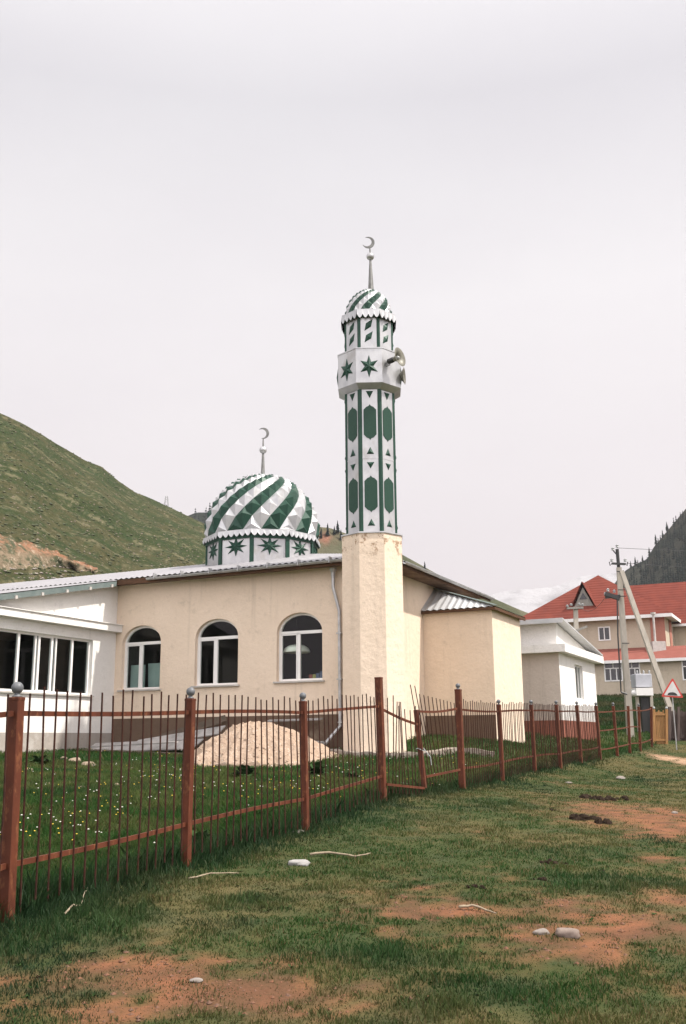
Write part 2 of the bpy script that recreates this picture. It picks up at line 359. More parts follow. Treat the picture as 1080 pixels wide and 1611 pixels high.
# ------------------------------------------------------------------ grass blades
def blades(name, m, x, y, L, Wd, colr, lean=.5):
    n = len(x); z = hgt(x, y)-.005
    a = RNG.random(n)*2*PI; b = RNG.random(n)*2*PI; ln = L*lean*RNG.random(n)
    base = np.stack([x, y, z], -1); side = np.stack([np.cos(a), np.sin(a), 0*a], -1)*(Wd/2)[:, None]
    tip = base+np.stack([np.cos(b)*ln, np.sin(b)*ln, L], -1); mid = base+np.stack([np.cos(b)*ln*.3, np.sin(b)*ln*.3, L*.55], -1)
    v = np.stack([base-side, base+side, mid+side*.75, tip, mid-side*.75], 1).reshape(-1, 3).astype(np.float32)
    me = bpy.data.meshes.new(name); me.vertices.add(5*n); me.vertices.foreach_set('co', v.ravel())
    f = np.arange(5*n, dtype=np.int32)
    me.loops.add(5*n); me.loops.foreach_set('vertex_index', f); me.polygons.add(n)
    me.polygons.foreach_set('loop_start', np.arange(0, 5*n, 5, dtype=np.int32)); me.update(calc_edges=True)
    at_ = me.color_attributes.new('Col', 'FLOAT_COLOR', 'POINT')
    c = np.c_[np.repeat(colr, 5, 0), np.ones(5*n)]; at_.data.foreach_set('color', c.astype(np.float32).ravel())
    me.materials.append(m); o = bpy.data.objects.new(name, me); COL.objects.link(o); return o
NB = 620000
dd = np.exp(RNG.uniform(math.log(3.6), math.log(46), NB)); xx = RNG.uniform(-1, 1, NB)*(.42*dd+1.2)
SAND = (at(400, 1200, 24.6).x, 24.9)
fx = fence_x(dd); yd = xx < fx; D = dirt(xx, dd); gn = fbm(xx*.8+3, dd*.8); gn3 = fbm(xx*2.3+9, dd*2.3)
rel = Vector  # keep name free
sx = xx-C0.x; sy = dd-C0.y; ss = sx*UL.x+sy*UL.y; tt = sx*VB.x+sy*VB.y
inhall = (tt > -.05) & (ss > -.1) & (ss < 30) | (ss > 8.35) & (tt > -8)
insand = ((xx-SAND[0])/1.75)**2+((dd-SAND[1])/1.45)**2 < 1
fd = np.abs(xx-fx); LU = np.where(yd, 0, lush(xx, dd)); D = D*(1-.6*LU)
keep = (RNG.random(NB) > D*np.where(vnoise(xx*5+2, dd*5) > .66, .45, .97)) & ~inhall & ~insand & ((gn3 > .30) | yd | (RNG.random(NB) < .5))
L = np.where(yd, .05+.11*gn3, .012+.026*RNG.random(NB)*(.4+1.2*gn3))*(1-.5*D)
strip = np.exp(-(fd/.35)**2)*np.where(dd < 30, 1, .4); cl_ = vnoise(xx*6.5+3, dd*6.5); L = L*(1+.75*LU)*np.where(yd, .75+.5*cl_, .45+1.25*cl_**1.6); L = L+strip*(.03+.20*RNG.random(NB)**2)*np.where(yd, 1.0, .45)
Wd = (.0028+.00042*dd)*(1+.5*RNG.random(NB))
t1 = sstep(.36, .66, gn+.35*(gn3-.5)); rn = RNG.random(NB)
gc = lerpc((.026, .062, .013), (.084, .086, .028), np.where(yd, t1*.75, t1*.95))
gc = np.where(yd[:, None], gc*np.array([1.0, 1.2, 1.0]), gc)
gc = lerpc(gc, (.16, .115, .055), (rn > np.where(yd, .95, .86-.5*D)).astype(float)*.8)
gc = lerpc(gc, (.022, .057, .017), LU*.8)
gc = gc*(.75+.5*cl_)[:, None]
darkp = sstep(.58, .74, fbm(xx*.55+50, dd*.4+8)); gc = lerpc(gc, (.014, .036, .015), darkp*.8*np.where(yd, .4, 1))
gc = lerpc(gc, (.014, .038, .015), np.clip(strip, 0, 1)*.75)
gc = lerpc(gc, (.105, .068, .032), np.clip(D*1.3, 0, 1)*.55*(RNG.random(NB) < .75))
gc = gc*(.8+.4*RNG.random(NB))[:, None]
M['grass'] = attr_mat('grass_blades', rough=.6, trans=.3, spec=.2)
NF = 70000
fd_ = np.exp(RNG.uniform(math.log(44), math.log(84), NF)); fx_ = RNG.uniform(.08, .42, NF)*fd_
fg = fbm(fx_*.5, fd_*.5)
fc = lerpc((.024, .05, .014), (.06, .062, .024), sstep(.35, .65, fg))*(.7+.6*RNG.random(NF))[:, None]
fo = blades('grass', M['grass'], fx_, fd_, .10+.16*RNG.random(NF), .05+.03*RNG.random(NF), fc, .8); tag(fo, 'green grass bank below the red roofed house', 'grass', kind='stuff')
go = blades('grass', M['grass'], xx[keep], dd[keep], L[keep], Wd[keep], gc[keep], .8)
tag(go, 'short patchy green and straw coloured grass over the field and the mosque yard', 'grass', kind='stuff')
# dandelions
def specks(name, m, n, size, hrange, mask, label):
    mb = MB(); c = 0
    while c < n:
        d = math.exp(random.uniform(math.log(10.5), math.log(29))); x = random.uniform(-.4, .32)*d
        if not mask(x, d): continue
        z = gz(x, d)+random.uniform(*hrange); r = size*random.uniform(.7, 1.2)
        mb.add([(x+r, d, z), (x, d+r, z), (x-r, d, z), (x, d-r, z), (x, d, z+r*.6), (x, d, z-r*.6)],
               [(0, 1, 4), (1, 2, 4), (2, 3, 4), (3, 0, 4), (1, 0, 5), (2, 1, 5), (3, 2, 5), (0, 3, 5)]); c += 1
    return tag(mb.build(name, m, recalc=False), label, 'flowers', kind='stuff')
# pebbles and clods on the bare earth, low rosettes in the turf
def litter(name, m, n, rmin, rmax, cond, label, cat, leaf=False):
    q = MB(); c = 0; tries = 0
    cx_ = np.exp(RNG.uniform(math.log(4.2), math.log(22), n*12)); cxx = RNG.uniform(-.38, .42, n*12)*cx_
    ok = cond(cxx, cx_); P_ = np.c_[cxx, cx_][ok][:n]; Zs_ = hgt(P_[:, 0], P_[:, 1])
    for (x, d), z in zip(P_, Zs_):
        P = Vector((x, d, float(z))); r = random.uniform(rmin, rmax)*(1 if leaf else random.random()**2+.35)
        if leaf:
            for k in range(random.randint(5, 8)):
                a = random.random()*2*PI; e_ = random.uniform(.12, .6); l_ = r*random.uniform(.6, 1.1); dv = Vector((math.cos(a)*math.cos(e_), math.sin(a)*math.cos(e_), math.sin(e_))); sd2 = Vector((-math.sin(a), math.cos(a), 0))*l_*.2
                q.add([P, P+dv*l_*.55+sd2, P+dv*l_, P+dv*l_*.55-sd2], [(0, 1, 2, 3)])
        else:
            q.add([P+Vector((a*r*random.uniform(.7, 1.3), b_*r*random.uniform(.7, 1.3), c_*r*random.uniform(.4, .8))) for a, b_, c_ in ((1, 0, 0), (-1, 0, 0), (0, 1, 0), (0, -1, 0), (0, 0, 1), (0, 0, -1))], [(0, 2, 4), (2, 1, 4), (1, 3, 4), (3, 0, 4), (2, 0, 5), (1, 2, 5), (3, 1, 5), (0, 3, 5)])
    return tag(q.build(name, m, recalc=False), label, cat, kind='stuff')
M['clod'] = mat('earth_clod', (.17, .08, .045), (.12, .075, .055), 30, rough=.95, spec=.1)
M['rosette'] = mat('low_rosette_leaf', (.022, .048, .014), (.042, .056, .02), 3, rough=.9, spec=.05)
litter('clods', M['clod'], 1300, .006, .020, lambda x, d: (dirt(x, d) > .45) & (x > fence_x(d)+.1), 'small earth clods and pebbles on the bare red earth patches', 'clods')
litter('low_weeds', M['rosette'], 600, .022, .052, lambda x, d: (dirt(x, d) < .6) & (x > fence_x(d)) & (fbm(x*1.7, d*1.7) > .52), 'low leafy rosettes among the short grass of the field', 'weeds', True)
def in_yard(x, d):
    P = Vector((x, d, 0))-C0; s_, t_ = P.dot(UL), P.dot(VB)
    return x < fence_x(d)-.1 and t_ < -.5 and not (s_ > 8 and t_ > -9) and ((x-SAND[0])/1.7)**2+((d-SAND[1])/1.4)**2 > 1 and vnoise(np.array(x*.9), np.array(d*.5)) > .34
specks('dandelion_flowers', M['flower'], 240, .012, (.08, .18), in_yard, 'yellow dandelion flowers scattered through the grass inside the fence')
specks('dandelion_seed_heads', M['puff'], 260, .013, (.1, .22), in_yard, 'white dandelion seed heads scattered through the grass inside the fence')
# ------------------------------------------------------------------ fence
def post(parent, A, T, w, side, cap=True):
    d = (T-A).normalized()
    mb = MB(); mb.bar(A-d*.15, T, w, w, side); mb.bar(T-d*.02, T+d*.006, w*1.06, w*1.06, side)
    p = mb.build('post', M['rust'], parent, bevel=.004)
    if cap:
        c = MB(); c.lathe(T, d, [(0, .004), (w*.42, .005), (w*.42, .014), (.022, .02), (.02, .03)]+[(.044*math.sin(PI*i/8+.35*(1-i/8)), .072-.044*math.cos(PI*i/8+.35*(1-i/8))) for i in range(9)], 14)
        c.build('cap', M['ball'], p, smooth=True)
    return p
def panel(parent, i0, i1, n=17, h0=.38, h1=1.42, htop=1.59, picks=True, A=None, B=None, extra=None):
    (a0, a1), (b0, b1) = A or (PB[i0], PT[i0]), B or (PB[i1], PT[i1])
    da, db = (a1-a0).normalized(), (b1-b0).normalized()
    P = lambda s, h: (a0+da*h).lerp(b0+db*h, s)
    sag = random.uniform(-.02, .02)
    for h in [h0, h1]+(extra or []):
        mb = MB(); q = [P(k/6, h)-ZU*(math.sin(PI*k/6)*sag) for k in range(7)]
        for k in range(6): mb.bar(q[k], q[k+1]+(q[k+1]-q[k])*.02, .02, .038)
        mb.build('rail', M['rust'], parent)
    side = (b0-a0).normalized().cross(ZU)*.016
    if picks:
        for k in range(n):
            s = (k+.75+random.uniform(-.08, .08))/(n+.5); t = random.uniform(-.012, .012); tl = random.uniform(-.03, .03)
            lo = P(s+random.uniform(-.004, .004), .07+random.uniform(-.03, .03))+side; hi = P(s+t/3, htop+tl)+side
            mb = MB(); m_ = (lo+hi)/2+Vector((random.uniform(-.014, .014), 0, 0)); mb.tube([lo, m_, hi], .0078, 6)
            mb.build('picket', M['rod'], parent)
def fdir(i):
    a = PB[max(i-1, 0)]; b = PB[min(i+1, len(PB)-1)]; return (b-a).normalized()
f1 = thing('iron_fence', 'nearest stretch of red brown iron fence, ending at the tall capless post', 'fence', PB[1])
pm1 = (PB[0]+dleft*2.75); pm1.z = gz(pm1.x, pm1.y); tm1 = pm1+(PT[0]-PB[0])
POSTW = .082
for i in range(4): post(f1, PB[i], PT[i], POSTW if i < 3 else .10, fdir(i).cross(ZU), i != 3)
panel(f1, 0, 0, 16, A=(pm1, tm1), B=(PB[0], PT[0])); panel(f1, 0, 1, 16); panel(f1, 1, 2, 17); panel(f1, 2, 3, 17)
post(f1, pm1, tm1, POSTW, fdir(0).cross(ZU))
# bent stretch with a loose post
f2 = thing('iron_fence', 'buckled stretch of iron fence with splayed rods hanging on a loose leaning post', 'fence', gpt(667, 1240))
Lb, Lt = at(668, 1240, 16.9), at(655, 1117, 17.0)
ld = (Lt-Lb).normalized()
mb = MB(); mb.bar(Lb, Lt, .07, .07, fdir(3).cross(ZU)); lp = mb.build('post', M['rust'], f2); lp['label'] = 'loose thin post leaning out of line'
ws = MB(); wc = Lb+ld*.62
ws.tube([wc+Vector((math.cos(a)*.07, math.sin(a)*.07-.02, .02*math.sin(2*a))) for a in np.linspace(0, 2*PI, 12)]+[wc+Vector((.10, -.06, -.05)), wc+Vector((.16, -.08, -.12)), wc+Vector((.17, -.08, -.25))], .008, 5)
ws.build('tie_wire', M['ceramic'], f2)
def rail2(a, b, sag=0):
    mb = MB(); q = [a.lerp(b, k/5)-ZU*(math.sin(PI*k/5)*sag) for k in range(6)]
    for k in range(5): mb.bar(q[k], q[k+1], .02, .038)
    mb.build('rail', M['rust'], f2)
a1, b1 = at(604, 1117, 15.65), at(661, 1141, 16.85); a0, b0 = at(609, 1234, 15.6), at(668, 1240, 16.85)
rail2(a1, b1, .02); rail2(a0, b0)
for k in range(11):
    s = (k+.6)/11.4; lo = a0.lerp(b0, s)-ZU*.12; hi = a1.lerp(b1, s)+ZU*(.20+.06*math.sin(k*1.7))+Vector((.05*math.sin(k*.9)+.03, 0, 0))
    MB().tube([lo, lo.lerp(hi, .5)+Vector((.012*math.sin(k*2.1), 0, 0)), hi], .0078, 6).build('picket', M['rod'], f2)
a1, b1 = at(657, 1119, 17.0), at(719, 1115, 18.4); a0, b0 = at(671, 1222, 16.95), at(724, 1211, 18.4)
rail2(a1, b1, .03); rail2(a0, b0)
for k in range(12):
    s = (k+.4)/12.2; lo = a0.lerp(b0, s)-ZU*(.12+.05*math.sin(k)); hi = a1.lerp(b1, max(s-.06*(1-s), -.02))+ZU*(.33-.24*s+(.12 if k < 2 else 0))+Vector((-.10*(1-s)**2, 0, 0))
    MB().tube([lo, lo.lerp(hi, .5)+Vector((.02*math.sin(k*1.3), 0, 0)), hi], .0078, 6).build('picket', M['rod'], f2)
f3 = thing('iron_fence', 'far stretch of red brown iron fence, from the buckled gap to the ochre gate', 'fence', PB[4])
for i in range(4, 14): post(f3, PB[i], PT[i], .105 if i == 4 else POSTW, fdir(i).cross(ZU), i not in (11, 13))
for i in range(4, 9): panel(f3, i, i+1, 19)
for i in range(9, 13): panel(f3, i, i+1, picks=False, h0=.3, h1=1.4, extra=[.85] if i < 12 else None)
# ------------------------------------------------------------------ wall helper with openings
def opening_outline(s0, s1, z0, zs, rise, n=14):
    """rectangle with an optional half-elliptic head; counter-clockwise in (s, z)"""
    o = [(s0, z0), (s1, z0)]
    if rise <= 0: return o+[(s1, zs), (s0, zs)]
    c = (s0+s1)/2; r = (s1-s0)/2
    return o+[(c+r*math.cos(PI*k/n), zs+rise*math.sin(PI*k/n)) for k in range(n+1)]
def wall_panel(mb, P, L0, L1, zb, zt, ops, dep, n=14):
    """P(s, depth, z) -> point; front skin at depth 0, reveals run to dep. zt is a function of s"""
    cur = L0
    zt_ = zt if callable(zt) else (lambda s: zt)
    def q(a, b, za, zb2, ztop=None):
        mb.quad(P(a, 0, za), P(b, 0, za), P(b, 0, zb2 if ztop is None else zt_(b)), P(a, 0, zb2 if ztop is None else zt_(a)))
    for s0, s1, z0, zs, rise in sorted(ops):
        q(cur, s0, zb, 0, 1); q(s0, s1, zb, z0)
        o = opening_outline(s0, s1, z0, zs, rise, n); head = o[2:]
        for k in range(len(head)-1):
            (sa, za), (sb, zc) = head[k], head[k+1]
            mb.quad(P(sa, 0, za), P(sb, 0, zc), P(sb, 0, zt_(sb)), P(sa, 0, zt_(sa)))
        for k in range(len(o)):
            (sa, za), (sb, zc) = o[k], o[(k+1) % len(o)]
            mb.quad(P(sa, 0, za), P(sb, 0, zc), P(sb, dep, zc), P(sa, dep, za))
        cur = s1
    q(cur, L1, zb, 0, 1)
def window(parent, P, s0, s1, z0, zs, rise, dep, bars, w=.055, th=.06, sill=True, fm=None):
    """bars: list of ((sa, za), (sb, zb)) in fractions of the opening below the head"""
    fm = fm or M['upvc']; off = P(0, dep+th, 0)-P(0, dep, 0)
    o = opening_outline(s0, s1, z0, zs, rise)
    i_ = opening_outline(s0+w, s1-w, z0+w, zs if rise > 0 else zs-w, rise-w if rise > 0 else 0)
    mb = MB(); mb.ring([P(s, dep, z) for s, z in o], [P(s, dep, z) for s, z in i_], off)
    sd = (P(1, 0, 0)-P(0, 0, 0)).normalized(); S = lambda f: s0+(s1-s0)*f; Zz = lambda f: z0+(zs-z0)*f
    for (fa, ga), (fb, gb), bw in bars:
        A = P(S(fa), dep+th*.5, Zz(ga)); B = P(S(fb), dep+th*.5, Zz(gb))
        mb.bar(A, B, bw, th*.92, sd if abs(fa-fb) < 1e-6 else ZU)
    fr = mb.build('window', fm, parent)
    g_ = MB(); g_.quad(*[P(s, dep+th*.55, z) for s, z in i_]); g_.build('pane', M['glass'], fr)
    if sill:
        q = MB(); a = P(s0-.07, -.07, z0-.045); q.box(a, P(s1+.07, -.07, z0-.045)-a, P(0, dep, 0)-P(0, -.07, 0), ZU*.043); q.build('sill', M['sill'], fr)
    return fr
# ------------------------------------------------------------------ mosque
mosque = thing('mosque', 'cream rendered mosque hall with arched windows and a green and silver dome', 'mosque', W(4.2, 4, gz(0, 28)))
ZF = lambda px, py: on_plane(px, py, C0, VB).z
SF = lambda px, py=1050: st(on_plane(px, py, C0, VB))[0]
SL = SF(181)                                     # left end of the cream front
Z_EAVE = on_plane(500, 885, C0-VB*.5, VB).z      # underside of the roof edge above the front
TAN = .25; OVF = .5; OVR = .67; TB = 8.0         # roof slope, overhangs, hall depth
ZB = gz(0, 27)-.5
zpl = (ZF(495, 1119)+ZF(225, 1135))/2
def Pf(s, d, z): return W(s, d, z)
wins = []
for l, r, top, spring, bot in ((435.5, 507.5, 963.5, 994, 1071), (306.5, 374.5, 973.5, 1003, 1078), (191.5, 252.3, 984, 1011.5, 1084.5)):
    m_ = (l+r)/2; s1, s0 = SF(l), SF(r)
    wins.append((s0, s1, ZF(m_, bot), ZF(m_, spring), ZF(m_, top)-ZF(m_, spring)))
zt_hall = Z_EAVE+.02
mb = MB(); wall_panel(mb, Pf, 0, SL, zpl, zt_hall, wins, .3)
# projection (niche) on the right-hand side
tP = st(on_plane(668, 1060, C0, UL))[1]
Pq = on_plane(778, 1060, W(0, tP, 0), VB); sP, _ = st(Pq); Pr = on_plane(822, 1060, W(sP, tP, 0), UL); tP2 = st(Pr)[1]
zPe = on_plane(720, 961, W(0, tP, 0), VB).z       # head of the niche wall
mb.quad(W(0, 0, ZB), W(0, TB, ZB), W(0, TB, zt_hall), W(0, 0, zt_hall))
mb.quad(W(0, TB, zpl), W(SL, TB, zpl), W(SL, TB, zt_hall), W(0, TB, zt_hall))
mb.quad(W(SL, 0, zpl), W(SL, TB, zpl), W(SL, TB, zt_hall), W(SL, 0, zt_hall))
for a, b, z_ in ((W(-.002, tP, 0), W(sP, tP, 0), zpl), (W(sP, tP, 0), W(sP, tP2, 0), ZB), (W(sP, tP2, 0), W(-.002, tP2, 0), ZB)):
    mb.quad(a+ZU*z_, b+ZU*z_, b+ZU*zPe, a+ZU*zPe)
mb.build('wall', M['beige'], mosque)
# brown plinth, 3 cm proud
pl = MB()
for a, b, nrm in ((W(0, -.03, 0), W(SL, -.03, 0), 1), (W(0, tP-.03, 0), W(sP, tP-.03, 0), 1)):
    pl.quad(a+ZU*ZB, b+ZU*ZB, b+ZU*zpl, a+ZU*zpl)
    inn = (W(1, 1, 0)-W(0, 0, 0))*.03; pl.quad(a+ZU*zpl, b+ZU*zpl, b+inn+ZU*zpl, a+inn+ZU*zpl)
pl.quad(W(sP, tP-.03, ZB), W(sP, tP, ZB), W(sP, tP, zpl), W(sP, tP-.03, zpl)); pl.build('plinth', M['plinth'], mosque)
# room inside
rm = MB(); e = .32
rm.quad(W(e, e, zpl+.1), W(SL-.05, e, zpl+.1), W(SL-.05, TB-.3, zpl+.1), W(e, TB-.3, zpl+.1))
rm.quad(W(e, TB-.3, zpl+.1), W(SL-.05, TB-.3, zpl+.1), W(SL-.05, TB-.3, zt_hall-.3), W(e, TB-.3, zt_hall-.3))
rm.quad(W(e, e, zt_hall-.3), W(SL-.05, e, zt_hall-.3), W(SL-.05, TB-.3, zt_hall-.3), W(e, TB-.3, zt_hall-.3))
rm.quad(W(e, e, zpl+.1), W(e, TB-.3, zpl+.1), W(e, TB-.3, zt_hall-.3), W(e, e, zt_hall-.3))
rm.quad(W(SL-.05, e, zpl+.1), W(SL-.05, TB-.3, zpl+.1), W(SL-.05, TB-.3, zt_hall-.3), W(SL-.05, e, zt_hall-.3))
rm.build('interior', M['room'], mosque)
WB = [((0, 1), (1, 1), .085), ((.56, 0), (.56, 1), .085), ((.96, .97), (.56, .97), .05), ((.96, .03), (.56, .03), .05), ((.955, 0), (.955, 1), .06), ((.60, 0), (.60, 1), .05)]
for w_ in wins: window(mosque, Pf, *w_, .13, WB, w=.06, th=.07)
# roof: corrugated sheets over a hip
def corr_sheet(mb, fn, s0, s1, t0, t1, pitch=.19, amp=.018, nt_=2, clip=None):
    n = max(int((s1-s0)/pitch*4), 4); rows = []
    for i in range(n+1):
        s = s0+(s1-s0)*i/n; ta, tb = (t0, t1) if clip is None else clip(s)
        rows.append([fn(s, ta+(tb-ta)*k/nt_)+ZU*(amp*math.cos(2*PI*s/pitch)) for k in range(nt_+1)])
    base = len(mb.v); vs = [p for r in rows for p in r]; k = nt_+1
    mb.add(vs, [(i*k+j, (i+1)*k+j, (i+1)*k+j+1, i*k+j+1) for i in range(n) for j in range(nt_)])
TR = TB/2; RID = TR+OVF; zr0 = Z_EAVE+.06
SLEFT = 19.0
rf = MB()
corr_sheet(rf, lambda s, t: W(s, t, zr0+(t+OVF)*TAN), -OVR, SLEFT, 0, 0, clip=lambda s: (-OVF, min(TR, -OVF+(s+OVR))))
corr_sheet(rf, lambda t, s: W(s, t, zr0+(s+OVR)*TAN), -OVF, TB+OVF, 0, 0, clip=lambda t: (-OVR, -OVR+max(min(t+OVF, TB+OVF-t), .01)))
corr_sheet(rf, lambda s, t: W(s, t, zr0+(TB+OVF-t)*TAN), -OVR, SLEFT, 0, 0, clip=lambda s: (TB+OVF, max(TR, TB+OVF-(s+OVR))))
rf.build('roof', M['tin'], mosque, smooth=True, recalc=False)
# eaves: soffit boards + fascia
sf = MB()
sf.box(W(-OVR+.04, -OVF+.04, Z_EAVE-.06), UL*(SL+OVR-.04), VB*(OVF-.04), ZU*.05)
sf.box(W(-OVR+.04, -OVF+.04, Z_EAVE-.061), UL*(OVR-.04), VB*(TB+OVF-.1), ZU*.05)
sf.build('soffit', M['eavewood'], mosque)
fa = MB(); fa.box(W(-OVR+.01, -OVF+.015, Z_EAVE-.11), UL*(SL+OVR-.02), VB*.024, ZU*.145)
fa.box(W(-OVR+.013, -OVF+.04, Z_EAVE-.11), UL*.024, VB*(TB+2*OVF-.1), ZU*.145)
fa.build('fascia', M['soffit'], mosque)
gu = MB(); sg = SF(250, 900)
def gutter(mb, A, B, out, r=.065):
    A, B, out = Vector(A), Vector(B), Vector(out); k = 7
    pr = [(out*(-r*math.cos(PI*i/k)) - ZU*(r*math.sin(PI*i/k))) for i in range(k+1)]
    vs = [A+p for p in pr]+[B+p for p in pr]; mb.add(vs, [(i, i+1, k+2+i, k+1+i) for i in range(k)])
gutter(gu, W(.5, -OVF-.06, Z_EAVE+.02), W(sg, -OVF-.06, Z_EAVE-.0), VB)
gutter(gu, W(-OVR-.06, .6, Z_EAVE+.03), W(-OVR-.06, TB+.5, Z_EAVE+.0), UL)
for k in range(7):
    s = .9+(sg-1.2)*k/6; gu.box(W(s, -OVF-.14, Z_EAVE-.05), UL*.03, VB*.16, ZU*.16)
gu.build('gutter', M['gutter'], mosque)
# downpipe by the tower
sdp = SF(528, 960); zt1 = ZF(527, 897)
dp = MB(); s2 = SF(537, 1000)
za, zb_, zc = ZF(527, 925), ZF(536, 962), ZF(541, 1142)
dp.lathe(W(sdp, -.12, zt1-.22), ZU, [(.055, 0), (.06, .14), (.10, .22), (.10, .25)], 10)
dp.tube([W(sdp, -.12, zt1-.2), W(sdp, -.12, za), W(s2, -.09, zb_), W(s2, -.09, zc), W(s2+.28, -.42, zc-.45), W(s2+.30, -.5, zc-.47)], .047, 10)
for z in (zb_-.6, zb_-1.8, zb_-2.9): dp.box(W(s2-.07, -.15, z), UL*.14, VB*.15, ZU*.03)
dp.build('downpipe', M['pipe'], mosque)
# niche roof: half hip leaning on the side wall
zhip = on_plane(702, 926, W(0, tP+.95, 0), VB).z
apex_t = tP+1.05; ov = .16
A_ = W(.0, tP-ov, zPe+.05); B_ = W(sP-ov, tP-ov, zPe+.05); Cc = W(sP-ov, tP2+ov, zPe+.05); D_ = W(0, tP2+ov, zPe+.05)
zap = Z_EAVE-.12; E_ = W(0, apex_t, zap); G_ = W(0, tP2-1.0, zap)
nr = MB(); n = 44
for i in range(n):            # front slope, ribs run up the slope
    f0, f1_ = i/n, (i+1)/n; amp = .018
    def fp(f):
        b = A_.lerp(B_, f); tfrac = 1-f; top = b+(E_-A_)*tfrac if False else B_.lerp(E_, 1-f)
        w_ = ZU*(amp*math.cos(2*PI*f*(n/4))); return b+w_, top+w_
    (a, b), (c, d) = fp(f0), fp(f1_); nr.quad(a, c, d, b)
nr.quad(B_, Cc, G_, E_); nr.quad(Cc, D_, G_)
nr.build('niche_roof', M['tin2'], mosque, recalc=False)
ne = MB()
ne.box(W(0, tP-ov+.01, zPe-.05), UL*(sP-ov+.02), VB*.03, ZU*.085); ne.box(W(sP-ov+.012, tP-ov+.012, zPe-.051), UL*.03, VB*(tP2-tP+2*ov-.03), ZU*.085)
ne.box(W(0, tP-ov+.04, zPe-.0), UL*(sP-ov+.05), VB*(ov-.03), ZU*.02); ne.box(W(sP-ov+.05, tP-.04, zPe-.001), UL*(ov-.04), VB*(tP2-tP+ov), ZU*.02)
ne.build('niche_eave', M['soffit'], mosque)
fl = MB(); fl.bar(E_+ZU*.03, B_+ZU*.03, .16, .02); fl.build('hip_flashing', M['teal'], mosque)
# ------------------------------------------------------------------ faceted dome
def dome_facets(O, R, H, n, step, phimax, raise_, phase=0.0):
    """two meshes (green, silver) of pyramidal diamonds laid in spiral stripes on an ellipsoid"""
    lat = [0.0, step*1.33]
    while lat[-1] < phimax: lat.append(lat[-1]+step*max(math.cos(lat[-1]), .16))
    g_, s_ = MB(), MB(); dl = 2*PI/n
    def S(lo, la, k=1.0):
        return O+Vector((math.cos(lo)*math.cos(la)*R*k, math.sin(lo)*math.cos(la)*R*k, math.sin(la)*H*k))
    for k in range(len(lat)-1):
        for i in range(n):
            lo = phase+(i+k/2)*dl; mbx = g_ if i % 2 == 0 else s_
            l1 = lat[k]; up = lat[k+1]; dn = lat[k-1] if k else 0
            apex = S(lo, l1+.12*(up-l1), 1+raise_*max(math.cos(l1), .25)); a = S(lo-dl/2, l1); b = S(lo+dl/2, l1); t = S(lo, up); d = S(lo, dn)
            if k == 0:
                ap = S(lo, (l1*2+up)/3+.0, 1+raise_*.6); mbx.add([a, b, t, ap], [(0, 1, 3), (1, 2, 3), (2, 0, 3)])
            else: mbx.add([a, d, b, t, apex], [(0, 1, 4), (1, 2, 4), (2, 3, 4), (3, 0, 4)])
    return g_, s_, lat[-1]
def scallop_ring(mb, O, R, nside, zt, hgt_, nsc, phase, amp, th=.02, flare=.0):
    """valance round a polygon: straight top, scalloped foot"""
    for k in range(nside):
        a0 = phase+2*PI*k/nside; a1 = phase+2*PI*(k+1)/nside
        p0 = Vector((math.cos(a0), math.sin(a0), 0)); p1 = Vector((math.cos(a1), math.sin(a1), 0)); nn = ((p0+p1)/2).normalized()
        m_ = nsc*6
        for j in range(m_):
            fa_, fb_ = j/m_, (j+1)/m_
            ha = hgt_-amp*(1-abs(math.sin(PI*nsc*fa_))); hb = hgt_-amp*(1-abs(math.sin(PI*nsc*fb_)))
            A = O+p0.lerp(p1, fa_)*R+ZU*zt; B = O+p0.lerp(p1, fb_)*R+ZU*zt; fo = nn*flare
            mb.quad(A, B, B+fo-ZU*hb, A+fo-ZU*ha)
        # top ledge
    mb.prism([O+Vector((math.cos(phase+2*PI*k/nside), math.sin(phase+2*PI*k/nside), 0))*R+ZU*(zt) for k in range(nside)], ZU*.02)
def star_pts(c, ex, ez, n, ro, ri, sx_=1, sz=1, rot=PI/2):
    o = []
    for k in range(2*n):
        r = ro if k % 2 == 0 else ri; a = rot+PI*k/n; o.append(c+ex*(math.cos(a)*r*sx_)+ez*(math.sin(a)*r*sz))
    return o
def relief(mb, pts, c, nrm, h, base=.012):
    """raised faceted figure: outline lifted a little off the sheet, centre higher"""
    k = len(pts); nrm = Vector(nrm)
    lift = [p+nrm*base for p in pts]
    mb.add(pts+lift+[c+nrm*h], [(i, (i+1) % k, k+(i+1) % k, k+i) for i in range(k)]+[(k+i, k+(i+1) % k, 2*k) for i in range(k)])
def crescent(mb, c, ex, ez, R, r2, off, th, nrm, rot):
    """horned moon: outer circle radius R, inner circle radius r2 pushed by off towards rot"""
    # intersection half-angle on outer and inner circles
    d = off; ca = (R*R+d*d-r2*r2)/(2*R*d); ca = max(-1, min(1, ca)); ao = math.acos(ca); cb = (d*d+r2*r2-R*R)/(2*d*r2); ai = math.acos(max(-1, min(1, cb)))
    P = lambda a, r, o_: c+(ex*math.cos(rot)+ez*math.sin(rot))*o_+ex*(math.cos(a)*r)+ez*(math.sin(a)*r)
    n = 20; out = [P(rot+ao+(2*PI-2*ao)*k/n, R, 0) for k in range(n+1)]
    inn = [P(rot+PI-(PI-0)+0+(PI-ai)+ (2*ai-0)*0, r2, d)]  # placeholder
    inn = [P(rot+(PI-ai)+(2*ai)*k/n, r2, d) for k in range(n+1)]
    off_ = Vector(nrm)*th
    vs = out+inn; k = n+1
    vs2 = [p+off_ for p in vs]; fs = []
    for i in range(n):
        fs += [(i, i+1, k+i+1, k+i), (2*k+i, 3*k+i, 3*k+i+1, 2*k+i+1), (i, 2*k+i, 2*k+i+1, i+1), (k+i, k+i+1, 3*k+i+1, 3*k+i)]
    mb.add(vs+vs2, fs)
